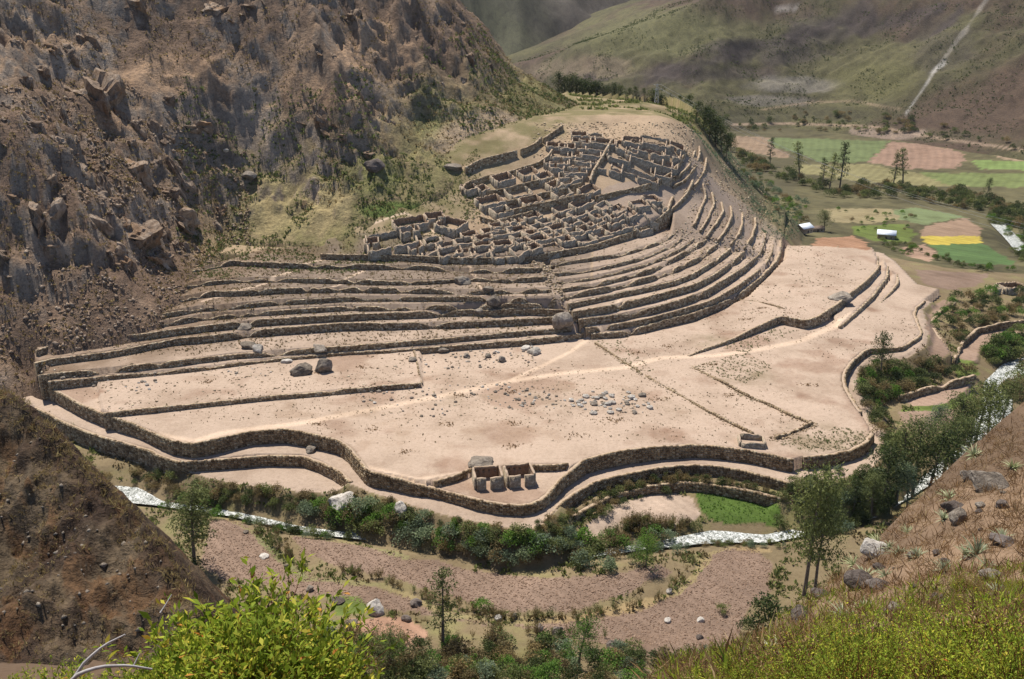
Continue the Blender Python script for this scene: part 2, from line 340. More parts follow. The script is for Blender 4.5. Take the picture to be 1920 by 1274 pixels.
TR3 = np.array([(*up(x, y, -6.2), -6.2) for x, y in TIER2]); TIER2_POLY = [tuple(p[:2]) for p in TR3] + [up(1690,850,-5), up(1400,860,-4), up(1150,870,-4), up(1040,960,-4)]
TRACK = [(1736,603),(1737,623),(1746,640),(1744,668),(1769,678),(1786,664),(1775,648),(1753,620),(1748,603),(1763,585),(1790,568),(1768,560),(1742,586)]
FURROW = [(1698,754),(1711,738),(1761,726),(1826,713),(1811,736),(1769,761),(1711,764)]
LOWFIELD = [(1796,668),(1811,640),(1836,618),(1930,606),(1930,632),(1874,633),(1836,653),(1834,676),(1818,681)]

# the river: centre line, height and half width
RIV = [(20,905,-10.2,1.9),(180,918,-10.6,2.2),(240,928,-10.8,3.4),(300,944,-11,0.7),(440,964,-11.2,0.7),(560,992,-11.2,0.7),(650,1003,-11,0.7),(800,1022,-10.8,0.7),(960,1046,-10.8,0.7),(1100,1040,-10.8,0.7),(1220,1024,-10.8,0.7),
       (1340,1006,-10.8,2.2),(1440,1010,-10.8,1.2),(1560,988,-10.8,1.2),(1640,962,-10.9,1.2),(1740,900,-11.2,1.2),(1820,835,-11.8,1.2),(1868,768,-12.6,4),(1872,722,-13.2,4),(1900,690,-13.8,3.5),(2010,645,-15,4),(2060,560,-18,4),(1990,500,-22,4),(1918,470,-25.5,4),(1896,445,-27,4),(1870,420,-29,4),(2000,395,-32,4)]
RV3 = np.array([(*up(x, y, z), z, w) for x, y, z, w in RIV])

def z_ground(X, Y):
    X = np.asarray(X, float); Y = np.asarray(Y, float)
    z = VALLEY(X, Y); z = np.clip(z, -34.5, np.where(Y > 150, -3.9 - 0 * z, 12.))
    far = sstep(Y, 800, 1000); z = z * (1 - far) - 34 * far
    z = z + fbm(X, Y, 22, 3, 3) * .8
    d = np.full(X.shape, 1e9); rz = np.zeros(X.shape)
    for (x0, y0, z0, w0), (x1, y1, z1, w1) in zip(RV3[:-1], RV3[1:]):
        L = (x1 - x0) ** 2 + (y1 - y0) ** 2; t = np.clip(((X - x0) * (x1 - x0) + (Y - y0) * (y1 - y0)) / L, 0, 1)
        dd = np.hypot(X - x0 - t * (x1 - x0), Y - y0 - t * (y1 - y0)) - (w0 + t * (w1 - w0)); k = dd < d
        d = np.where(k, dd, d); rz = np.where(k, z0 + t * (z1 - z0), rz)
    bank = rz - .9 + np.clip(d, -4, 20) * .42 + .0
    z = np.where(d < 12, np.minimum(z, np.maximum(bank, rz - 1.4)), z)
    # steps in the outer slope
    for poly, lv in ((PINK_POLY, -6.6), (TIER2_POLY, -6.2)):
        z = np.where(inpoly(X, Y, inset(poly, .8)), lv + fbm(X, Y, 9, 2, 5) * .12, z)
    z = np.where(inpoly(X, Y, [up(x, y, -6) for x, y in TRACK]), -6., z)
    z = np.where(inpoly(X, Y, [up(x, y, -10.5) for x, y in LOWFIELD]), -10.5, z)
    z = np.where(inpoly(X, Y, [up(x, y, -9.8) for x, y in FURROW]), -9.8, z)
    for L in (TI1[14:24], PK3, TI1[32:], TR3[8:]):
        db, zb = pnear(X, Y, L); z = np.where(db < 9, np.maximum(z, zb - .1 - np.maximum(db - .3, 0) * (.85 + .25 * fbm(X, Y, 5, 2, 14))), z)
    t1 = inpoly(X, Y, inset(TIER1_POLY, .8)); z = np.where(t1, -3.7 + fbm(X, Y, 12, 2, 6) * .2, z)
    # spur with the settlement
    sp = np.full(X.shape, -99.); ms = (Y > 275) & (Y < 900) & (X > -330) & (X < 330)
    if ms.any():
        x_, y_ = X[ms], Y[ms]; i_ = inpoly(x_, y_, SPUR_POLY); s_ = np.zeros(x_.shape); s_[i_] = np.minimum(SPUR(x_[i_], y_[i_]), 60)
        db, zb = pnear(x_[~i_], y_[~i_], SPUR_B, True); s_[~i_] = zb - 1.1 * db; sp[ms] = s_ + fbm(x_, y_, 14, 3, 8) * .5
    sp = sp - np.clip(Y - 640, 0, 1e9) * .12
    a = X / np.maximum(Y, 1)
    lim = np.where(a < T3["s1"][-1, 0] / T3["s1"][-1, 1], np.interp(a, T3["s1"][:, 0] / T3["s1"][:, 1], T3["s1"][:, 1] + .8),
                   np.interp(a, T3["s2"][:, 0] / T3["s2"][:, 1], T3["s2"][:, 1] + .8))
    a_end = T3["s2"][-1, 0] / T3["s2"][-1, 1]; rim = T3["ra"][:, 0] / T3["ra"][:, 1]
    ok = np.where(a < a_end, Y > lim, Y > np.interp(a, rim, T3["ra"][:, 1] + 2))
    pl = inpoly(X, Y, inset(PLAIN_POLY, .8))
    zp = np.zeros(X.shape); zp[pl] = PLAIN(X[pl], Y[pl]) + fbm(X[pl], Y[pl], 30, 3, 4) * .15
    zp = np.where(inpoly(X, Y, COURT_POLY), COURT, zp)
    lo = inpoly(X, Y, inset(LOW_POLY, .6)); mi = inpoly(X, Y, inset(MID_POLY, .6)); uu = inpoly(X, Y, inset(UPPER_POLY, .6))
    zp = np.where(lo, -1.7, zp); zp = np.where(mi, -.2, zp)
    ua = np.interp(a, UP3[:9, 0] / UP3[:9, 1], UPPZ[:9])
    zp = np.where(uu, np.maximum(zp, ua), zp)
    st = np.full(X.shape, -99.)
    for nm, P in T3.items():
        if nm == "s2" or nm == "s1": continue
        pa = P[:, 0] / P[:, 1]
        yi = np.interp(a, pa, P[:, 1]); zi = np.interp(a, pa, P[:, 2]); m = (a >= pa[0]) & (a <= pa[-1]) & (Y > yi + .8)
        st = np.where(m, np.maximum(st, zi + fbm(X, Y, 7, 2, 12) * .15), st)
    st = np.where(st > -50, st, -99)
    z = np.where(pl, zp, z)
    gu = inpoly(X, Y, GULLY_POLY); st[gu] = GULLY(X[gu], Y[gu]) + fbm(X[gu], Y[gu], 2.5, 3, 13) * .7 - .3
    z = np.where(pl | (ok & (Y < 520) & inpoly(X, Y, SPUR_POLY)), np.maximum(z, st), z)
    z = np.where(ok, np.maximum(z, sp), z)
    near = np.clip(150 - Y, 0, 200) * .22; z = z + near * sstep(Y, 151, 140)
    return z

# ---- rocky mountain on the left: foot line, then rising with the distance from it
TOE = U3([(-260,790,-6),(-40,770,-4),(30,735,-1),(50,700,1.5),(74,694,4.2),(88,684,6.2),(96,657,8.2),(128,640,10),(208,613,12),(284,584,13.9),(330,551,15.6),(364,513,17.3),(402,478,18.5),(430,452,18.97),(520,452,20.12),(620,458,21.27),(680,425,27.4),
          (760,392,31.9),(835,350,38.9),(866,318,43.4),(900,290,47.4),(960,262,52.4),(1020,240,55.9),(1070,216,58.4),(1092,198,59.9)])
TOE_POLY = [(p[0], p[1]) for p in TOE] + [(38, 700), (-40, 1000), (-300, 1400), (-1500, 1400), (-1500, 150), (-300, 180)]
TOEZ = np.array(TOE)
TOE_RS = np.concatenate([ribbon_pts(np.array(TOE), 11.), np.array([(38, 700, 52), (20, 780, 50), (-10, 900, 48), (-40, 1000, 46)])])
def mount_d(X, Y):
    d = pdist(X, Y, [(p[0], p[1]) for p in TOE] + [(38, 700), (-40, 1000), (-300, 1400)])
    return np.where(inpoly(X, Y, TOE_POLY), d, -d)
TOEF = TPS([(p[0], p[1], p[2]) for p in TOE] + [(45,760,45),(-40,1000,40)], lam=1e-3)
def z_mount(X, Y):
    d = mount_d(X, Y); yy = np.clip(Y, 200, 760)
    sw = np.zeros(np.shape(X)); zt = np.zeros(np.shape(X))
    for x, y, z in TOE_RS:
        q = 1 / ((X - x) ** 2 + (Y - y) ** 2 + 4.) ** 1.6; sw += q; zt += q * z
    zt /= sw
    k = sstep(X, -150, -112)                                   # steeper towards the left
    prof = (1 - k) * np.interp(d, [-1050, -50, 0, 6, 16, 60, 90, 130, 400], [-1060, -60, -2, 4, 14, 60, 82, 126, 400]) \
         + k * np.interp(d, [-1050, -50, 0, 12, 35, 75, 110, 150, 400], [-1060, -60, -1, 4, 17, 66, 106, 150, 430])
    amp = sstep(d, 2, 30)
    w = X * .5 + Y * .3
    cr = ridged(X + .35 * Y, Y * .85 - X * .2, 46, 5, 21, .55) - .62
    c2 = ridged(X * 1.1 + Y * .4, Y * 1.1 - X * .3, 17, 4, 31, .55) - .62
    st = fbm(X, Y, 6, 3, 41)
    crag = sstep(fbm(X, Y, 60, 3, 77) + .3 * (1 - k), -.2, .25); c3 = ridged(X * 1.2 + Y * .3, Y * 1.2 - X * .4, 7, 3, 35, .6) - .62
    h = zt + prof + amp * (cr * (13 + 5 * (1 - k)) + c2 * (4 + 7 * crag) + c3 * (1.2 + 3.2 * crag) + st * (.5 + 1.2 * crag))
    # ledges in the crags, dipping with the strata
    s = (h * .75 + X * .55 + fbm(X, Y, 24, 3, 9) * 12) / 11.0; fr = s - np.floor(s)
    h = h + amp * crag * (1 - .4 * k) * (sstep(fr, .2, .8) - fr) * 11 * sstep(fbm(X, Y, 19, 2, 10), -.35, .35)
    return h

# ---- far hills
TOE_F = [(-400, 1900), (-60, 1500), (60, 1330), up(1330,250,-34), up(1480,240,-34), up(1700,266,-34), up(1920,302,-34), (760, 800), (1500, 500)]
TOE_FP = TOE_F + [(4500, 500), (4500, 4500), (-400, 4500)]
def z_far(X, Y):
    d = pdist(X, Y, TOE_F); d = np.where(inpoly(X, Y, TOE_FP), d, -d)
    z = -34 + np.interp(d, [-80, 0, 40, 46, 80, 90, 150, 400, 900, 3000], [-60, -.5, 12, 13, 30, 31, 62, 230, 560, 1800])
    g = ridged(X * .9 + Y * .25, Y * .6 - X * .2, 260, 5, 51, .5) - .6
    z = z + g * sstep(d, 30, 240) * 95 + fbm(X, Y, 45, 4, 61) * 9 * sstep(d, 10, 120) + (ridged(X, Y, 30, 3, 65) - .6) * 5 * sstep(d, 60, 160)
    sh = 22 + .36 * (X - 10) + fbm(X, Y, 120, 3, 66) * 10 + np.clip(Y - 1500, 0, 1e9) * .05
    k = sstep(X, 520, 820); z = np.minimum(z, sh * (1 - k) + (sh + 400) * k)
    return z
def z_far2(X, Y):
    b = 1700 + .35 * X + fbm(X, Y, 300, 3, 81) * 90
    z = -40 + np.clip(Y - b, -60, 1e9) * .5 + (ridged(X, Y * .5, 300, 5, 91) - .6) * 150 * sstep(Y - b, 0, 300)
    return z

# ---- near ground on the camera's own hillside, and the dark bank on the left
CREST_R = [(1215,1274,17),(1250,1250,20),(1300,1235,24),(1400,1205,28),(1490,1152,31),(1560,1102,34),(1605,1060,37),(1650,1015,40),(1700,962,43),(1800,862,48),(1870,795,52),(1925,752,55),(2100,640,62)]
CR3 = [upy(*p) for p in CREST_R]
NEAR_PTS = CR3 + [upy(*p) for p in [(1920,1000,30),(1920,1274,10),(1600,1274,13),(1700,1150,22),(1800,950,37),(1500,1215,21),(1320,1274,16),(2200,1000,30),(2200,1274,10)]] + \
    [(2.5, 3, 104.6), (0, 0, 106.3), (6, 4, 104.2), (-3, 0, 106.2), (0, -8, 110), (12, -6, 112)]
NEAR_R = TPS(NEAR_PTS, 20, 1e-3)
NEAR_POLY = [(p[0], p[1]) for p in CR3] + [(130, 62), (130, -12), (-2, -12), (-1.5, 1.0), (1.0, 2.2), (2.2, 5)]
KNOLL = TPS([upy(*p) for p in [(300,1310,8.5),(560,1315,9.5),(100,1320,8),(-100,1320,8),(480,1270,10.5),(600,1290,10.5)]] + [(-3, 0, 106.2), (-12, 0, 106), (-5, 4, 103.6), (-8, 11, 99.4), (-3.2, 11, 98.6)], 10, 1e-3)
KNOLL_POLY = [(-14, -12), (-.4, -12), (-.6, 1.2), (-1.6, 5), (-2.4, 9.5), (-3.2, 11), (-6, 10.6), (-9, 9.6), (-14, 9)]
NEAR_B = [(x, y, float(NEAR_R(np.array([x]), np.array([y]))[0])) for x, y in ribbon_pts(np.array(NEAR_POLY + NEAR_POLY[:1], float), 2.)]; KNOLL_B = [(x, y, float(KNOLL(np.array([x]), np.array([y]))[0])) for x, y in ribbon_pts(np.array(KNOLL_POLY + KNOLL_POLY[:1], float), 1.5)]
def z_near(X, Y):
    db, zb = pnear(X, Y, NEAR_B); zr = np.where(inpoly(X, Y, NEAR_POLY), NEAR_R(X, Y), zb - db * 1.9)
    db, zb = pnear(X, Y, KNOLL_B); zk = np.where(inpoly(X, Y, KNOLL_POLY), KNOLL(X, Y), zb - db * 2.2)
    z = np.maximum(zr, zk)
    return np.minimum(z, 125) + fbm(X, Y, 4.5, 4, 71) * .55 + fbm(X, Y, 1.1, 3, 72) * .13
CREST_L = [(-350,640,150),(-150,690,142),(0,735,135),(30,748,132),(80,792,128),(150,862,122),(220,932,116),(288,1012,108),(335,1080,101),(358,1115,97),(360,1160,93),(345,1290,88)]
CL3 = [upy(*p) for p in CREST_L]
BANK = TPS(CL3 + [upy(*p) for p in [(0,1274,86),(200,1274,88),(0,1100,103),(200,1100,101),(0,900,121),(100,1000,111),(300,1150,97),(-300,1000,110),(-300,1274,85)]], 50, 1e-3)
BANK_POLY = [(p[0], p[1]) for p in CL3] + [upy(300,1340,80)[:2], (-60, 62), (-140, 70), (-140, 150)]
def z_bank(X, Y):
    ins = inpoly(X, Y, BANK_POLY); dd = pdist(X, Y, BANK_POLY, True)
    z = BANK(X, Y) - np.where(ins, 0, dd) * 2.3
    rg = ridged(X * 1.2 + Y * .3, Y * .8, 17, 5, 101, .55) - .6
    return z + rg * 9 * sstep(np.where(ins, dd, 0), -4, 7) + fbm(X, Y, 3.2, 4, 102) * 1.5 + (ridged(X, Y, 5.5, 4, 103) - .6) * 3

# ---- rasters for finding where things stand
class Raster:
    def __init__(s, f, x0, x1, y0, y1, st):
        s.x0, s.y0, s.st = x0, y0, st; xs = np.arange(x0, x1, st); ys = np.arange(y0, y1, st)
        s.nx, s.ny = len(xs), len(ys); gx, gy = np.meshgrid(xs, ys); s.z = f(gx, gy)
    def __call__(s, X, Y):
        fx = np.clip((np.asarray(X, float) - s.x0) / s.st, 0, s.nx - 1.001); fy = np.clip((np.asarray(Y, float) - s.y0) / s.st, 0, s.ny - 1.001)
        i = fx.astype(int); j = fy.astype(int); a = fx - i; b = fy - j; z = s.z
        return (z[j, i] * (1 - a) + z[j, i + 1] * a) * (1 - b) + (z[j + 1, i] * (1 - a) + z[j + 1, i + 1] * a) * b
RG = Raster(lambda X, Y: np.maximum(z_ground(X, Y), z_mount(X, Y)), -330, 440, 105, 760, 1.0)
RF = Raster(lambda X, Y: np.maximum.reduce([z_ground(X, Y), z_far(X, Y), z_mount(X, Y)]), -900, 1600, 600, 2700, 8.0)
RN = Raster(z_near, -16, 120, -10, 75, .4)
RB = Raster(z_bank, -150, 0, 55, 160, .8)
_T = np.concatenate([np.linspace(60, 760, 1401)[1:], np.linspace(762, 2650, 700)])
def zany(X, Y):
    return np.where(np.asarray(Y) < 755, RG(X, Y), RF(X, Y))
def hit(px, py, near=False):
    """first ground point seen at this place of the photograph"""
    dx = (px - 960) / FPX; dy = (637 - py) / FPX
    if near:
        Y = np.linspace(3, 74, 1500); r = RN
    else: Y = _T; r = zany
    t = Y / (CP + dy * SP); X = dx * t; Z = HC + t * (-SP + dy * CP); g = r(X, Y)
    k = np.argmax(Z <= g)
    if Z[k] > g[k]: return None
    return (float(X[k]), float(Y[k]), float(g[k]))
# ------------------------------------------------------------------ ground sheets
def fieldpoly(L, z=None):
    r = []
    for x, y in L:
        if z is None:
            h = hit(x, y); r.append(h[:2] if h else up(x, y, -20))
        else: r.append(up(x, y, z))
    return r
SAND = np.array((.415, .318, .242)); SOIL = np.array((.215, .15, .11)); RED = np.array((.33, .19, .115)); OLIVE = np.array((.10, .095, .045))
GRASS = np.array((.13, .17, .04)); CROP = np.array((.08, .135, .045)); DRYG = np.array((.30, .24, .11)); PATH = np.array((.60, .46, .34)); SCRUB = np.array((.15, .115, .065))
STRAW = np.array((.42, .33, .16))
FIELDS = [  # colour, outline in the photograph
 (SOIL, [(395,980),(430,975),(460,985),(490,1010),(520,1045),(560,1075),(620,1090),(690,1100),(770,1120),(800,1140),(830,1160),(960,1175),(1080,1165),(1200,1145),(1265,1115),(1300,1085),(1330,1040),(1360,1028),(1420,1030),(1450,1060),(1440,1110),(1400,1150),(1380,1200),(1330,1235),(1200,1230),(1100,1200),(1000,1180),(900,1170),(780,1150),(700,1140),(600,1120),(500,1100),(420,1090),(380,1060)]),
 (SOIL, [(545,1005),(600,1008),(660,1020),(760,1045),(850,1062),(950,1080),(1060,1085),(1150,1078),(1240,1060),(1260,1075),(1210,1100),(1150,1125),(1060,1150),(980,1150),(900,1138),(820,1110),(740,1085),(640,1065),(560,1040)]),
 (SOIL * 1.05, [(640,1180),(700,1160),(760,1175),(800,1200),(780,1215),(700,1200)]),
 (np.array((.36, .22, .15)), [(640,1165),(760,1155),(800,1185),(790,1215),(690,1195)]),
 (GRASS * .9, [(610,1125),(680,1120),(690,1150),(630,1158)]),
 (np.array((.075, .125, .022)), [(1308,925),(1345,918),(1420,935),(1462,945),(1468,985),(1440,992),(1380,985),(1330,980),(1312,965)]),
 (SAND * .95, [(1090,1000),(1100,980),(1150,950),(1200,932),(1260,925),(1300,935),(1312,970),(1300,985),(1240,985),(1180,985),(1130,1003)]),
 (SOIL * 1.15, TRACK), (SOIL * 1.3, LOWFIELD), (SOIL * 1.5, FURROW),
 (SOIL * 1.3, [(1688,772),(1786,770),(1796,786),(1780,805),(1691,808)]),
 (GRASS, [(1690,764),(1770,762),(1812,740),(1830,720),(1822,750),(1790,770),(1690,772)]),
 (GRASS, [(1796,675),(1830,680),(1835,700),(1800,712),(1790,695)]),
 (SOIL * .95, [(1712,506),(1760,508),(1853,514),(1840,535),(1780,546),(1730,533)]),
 (CROP, [(1745,460),(1845,457),(1900,490),(1895,498),(1800,492),(1760,478)]),
 (np.array((.42, .33, .06)), [(1728,445),(1790,442),(1838,443),(1845,457),(1745,460),(1735,456)]),
 (np.array((.27, .185, .125)), [(1728,445),(1725,430),(1790,414),(1810,408),(1842,430),(1838,443)]),
 (np.array((.15, .185, .085)), [(1670,395),(1720,390),(1790,402),(1810,408),(1730,422),(1690,412)]),
 (np.array((.24, .20, .11)), [(1550,392),(1670,392),(1690,412),(1640,420),(1560,418)]),
 (GRASS * .9, [(1600,425),(1690,420),(1720,440),(1700,455),(1640,452),(1600,440)]),
 (np.array((.30, .20, .14)), [(1690,465),(1735,458),(1760,478),(1740,492),(1700,480)]),
 (RED * .95, [(1527,455),(1535,446),(1600,442),(1625,455),(1630,470),(1530,462)]),
 (np.array((.12, .15, .062)), [(1440,258),(1560,262),(1668,265),(1650,285),(1628,305),(1540,305),(1500,290),(1450,275)]),
 (np.array((.25, .165, .118)), [(1670,266),(1740,270),(1800,285),(1812,300),(1790,318),(1700,318),(1630,305)]),
 (np.array((.23, .165, .11)), [(1375,255),(1440,258),(1450,275),(1480,290),(1470,298),(1400,285),(1370,275)]),
 (np.array((.21, .19, .09)), [(1500,310),(1620,308),(1700,322),(1800,335),(1830,350),(1760,350),(1650,345),(1560,335),(1500,325)]),
 (np.array((.16, .22, .07)), [(1820,300),(1930,305),(1930,320),(1840,318)]),
 (np.array((.14, .17, .06)), [(1720,325),(1930,325),(1930,352),(1780,350)]),
 (np.array((.27, .20, .13)), [(1860,280),(1930,288),(1930,305),(1880,300)]),
]
TRAILS = [([(300,840),(360,833),(420,812),(560,795),(700,768),(820,745),(960,715),(1060,700),(1170,690),(1240,672),(1340,668),(1430,655),(1500,640),(1560,615),(1600,590)], 1.6),
          ([(960,713),(1020,685),(1070,660),(1108,630),(1125,610)], 1.0), ([(690,895),(780,905),(860,893)], 1.0),
          ([(640,480),(590,490),(540,512),(470,540),(400,560),(380,566)], .9), ([(690,500),(650,525),(625,540)], .7), ([(1125,612),(1150,590),(1165,560)], .7), ([(880,500),(895,530),(905,555)], .6), ([(700,420),(760,400),(800,430),(830,440)], .8)]
EDGEGRASS = [[(430,975),(490,1012),(540,1058),(570,1085),(640,1090)],[(545,1002),(660,1020),(760,1047)],[(640,1088),(720,1100),(800,1135),(840,1155),(960,1165),(1080,1163),(1200,1143),(1270,1112),(1300,1085),(1330,1040),(1370,1028),(1440,1035)],[(1060,1165),(1270,1115)]]
def paint_ground(X, Y, Z):
    n = X.shape; C = np.zeros(n + (3,))
    f1 = fbm(X, Y, 35, 4, 201)[..., None]; f2 = fbm(X, Y, 6, 3, 202)[..., None]
    # dry scrubby earth everywhere, greener near the river
    C[:] = SCRUB * 1.25
    C = C * (1 + .3 * f1) + np.clip(f2, 0, 1) * np.array((.03, .06, 0.0))
    pl = inpoly(X, Y, PLAIN_POLY); f3 = fbm(X, Y, 13, 4, 203)[..., None]; dk_ = sstep(f3 + .35 * f1, .12, .5) * .3 + sstep(f2, .3, .6) * .14; C[pl] = (SAND * (1 + .06 * f1) * (1 - dk_ * np.array((.75, .95, 1.05))))[pl]
    t1 = inpoly(X, Y, TIER1_POLY) & ~pl; C[t1] = (SAND * .9 * (1 + .1 * f2))[t1]
    pk = inpoly(X, Y, PINK_POLY) & ~t1 & ~pl; C[pk] = SAND * .92
    a = X / np.maximum(Y, 1)
    # treads of the bowl: browner with fallen stones and dead grass
    la = T3["la"]; lim = np.interp(a, la[:, 0] / la[:, 1], la[:, 1]); lb = np.interp(a, T3["lb"][:, 0] / T3["lb"][:, 1], T3["lb"][:, 1])
    tr = pl & (a < la[-1, 0] / la[-1, 1]) & (Y > lim); up_ = sstep((Y - lb) / 40, 0, 1)[..., None]
    tc = SAND * (.92 - .42 * up_ * (1 - .35 * sstep(X, 10, 45)[..., None])) * (1 - .35 * np.clip(f2 + .1, 0, 1)) ; C[tr] = tc[tr]
    ra = T3["ra"]; rr = pl & (a >= ra[0, 0] / ra[0, 1]) & (Y > np.interp(a, ra[:, 0] / ra[:, 1], ra[:, 1])) & (a < ra[-1, 0] / ra[-1, 1])
    C[rr] = (SAND * (.93 - .12 * sstep(Z, 7, 19)[..., None]) * (1 - .15 * np.clip(f2, 0, 1)))[rr]
    # spur: dry tan around the ruins, scrub down its right flank
    sp = inpoly(X, Y, SPUR_POLY) & (Z > 15) & ~tr & ~rr
    C[sp] = (np.array((.36, .265, .175)) * (1 + .1 * f1) * (1 - .25 * np.clip(f2, 0, 1)))[sp]
    px, py = proj(X, Y, Z)
    fl = (px > 1290) & (px < 1500) & (Y > 380) & (Y < 720) & (Z > -30) & ~(pl & (py > 470))
    w = np.clip(sstep(px - (1290 + (py - 240) * .72), -20, 40) * sstep(-py, -475, -400), 0, 1)[..., None]
    C = np.where(fl[..., None], C * (1 - w) + (np.array((.135, .12, .06)) * (1 + .5 * f2)) * w, C)
    gr = (Y > 470) & (Y < 760) & (px > 1030) & (px < 1320) & (py < 252)
    w = np.clip(.75 + f2 * .9, 0, 1); C = np.where(gr[..., None], C * (1 - w) + np.array((.16, .14, .06)) * w, C)
    # beyond the mountain foot strip: olive grass
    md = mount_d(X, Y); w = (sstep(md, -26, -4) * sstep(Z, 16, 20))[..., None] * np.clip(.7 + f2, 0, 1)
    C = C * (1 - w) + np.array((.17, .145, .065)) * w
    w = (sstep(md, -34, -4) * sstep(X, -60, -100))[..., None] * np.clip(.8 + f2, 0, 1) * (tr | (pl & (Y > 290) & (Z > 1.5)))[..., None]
    C = C * (1 - .8 * w) + np.array((.175, .118, .075)) * .8 * w  # treads near the mountain foot: rubble brown, with the shade there painted in
    far = (Y > 700)[..., None]; C = np.where(far, np.array((.09, .08, .042)) * (1 + .35 * f1), C)
    gs = (Y > 430) & (px > 1490) & (Z < -10); C = np.where(gs[..., None], np.array((.095, .085, .042)) * (1 + .5 * f1 + .45 * f2), C)
    jn = np.clip(Y / 350., .6, 4); Xj = X + fbm(X, Y, 5, 3, 211) * 2.2 * jn; Yj = Y + fbm(X, Y, 5, 3, 212) * 2.2 * jn
    for c, L in FIELDS:
        P = fieldpoly(L); m = inpoly(Xj, Yj, P)
        if m.any(): rw_ = (np.sin((X * .8 + Y * .6) * 2 * np.pi / np.where(Y > 400, 7., 2.6)) * .09)[..., None]; C[m] = (np.asarray(c) * (1 + .16 * f1 + .16 * f2 + rw_))[m]
    for L in EDGEGRASS:
        P = fieldpoly(L); d = pdist(X, Y, P); m = d < .9 + f2[..., 0] * 1.1
        C[m] = np.array((.23, .195, .095)) + (f1[m]) * np.array((-.12, -.02, -.03))
    for L, wd in TRAILS:
        if len(L) < 2: continue
        P = fieldpoly(L); d = pdist(X, Y, P); w = sstep(d, wd * 1.5, wd * .3)[..., None] * .8; C = C * (1 - w) + PATH * w
    # dead bushes' litter and darker rubble patch in the middle of the plain
    d = pdist(X, Y, fieldpoly([(860,745),(1000,735),(1100,750),(1240,755)])); w = (sstep(d, 16, 2) * np.clip(f2[..., 0] * 2.2 + .15, 0, 1) * .35)[..., None] * pl[..., None]
    C = C * (1 - w) + np.array((.26, .2, .13)) * w
    d = pdist(X, Y, fieldpoly([(560,770),(760,815),(960,820)])); w = (sstep(d, 22, 2) * np.clip(f2[..., 0] * 2 , 0, 1) * .25)[..., None] * pl[..., None]
    C = C * (1 - w) + np.array((.27, .19, .12)) * w
    for c, r in (((1390,700), 14), ((1560,830), 18), ((1330,640), 10)):
        h = hit(*c)
        if h:
            w = (sstep(np.hypot(X - h[0], Y - h[1]), r, r * .3) * np.clip(.45 + f2[..., 0] * 1.6, 0, 1) * .6)[..., None] * pl[..., None]
            C = C * (1 - w) + np.array((.19, .15, .085)) * w
    return np.clip(C, .01, .9)

def sheet(name, f, az0, az1, daz, rows, material, paint, keepf=None, kind="structure"):
    a = np.arange(az0, az1 + 1, daz) / FPX; A, Yg = np.meshgrid(a, rows); X = A * np.maximum(Yg, 6.0); Z = f(X, Yg)
    V = np.stack([X, Yg, Z], -1).reshape(-1, 3); Cc = paint(X, Yg, Z).reshape(-1, 3)
    keep = None
    if keepf is not None:
        k = keepf(X, Yg, Z); keep = k[:-1, :-1] | k[1:, :-1] | k[:-1, 1:] | k[1:, 1:]
    F = gridF(len(rows), len(a), keep)
    o = obj_np(name, V, F, material, smooth=True, cols={"Col": Cc}); tag(o, kind=kind); return o
rows = np.concatenate([np.arange(60, 130, 4.), np.arange(130, 205, .8), np.arange(205, 392, .6), np.arange(392, 540, 1.2), np.arange(540, 760, 2.5), np.geomspace(760, 1500, 90), np.geomspace(1520, 9000, 30)])
ground = sheet("ground", z_ground, -1290, 1290, 4.2, rows, M_GROUND, paint_ground, lambda X, Y, Z: mount_d(X, Y) < 12)

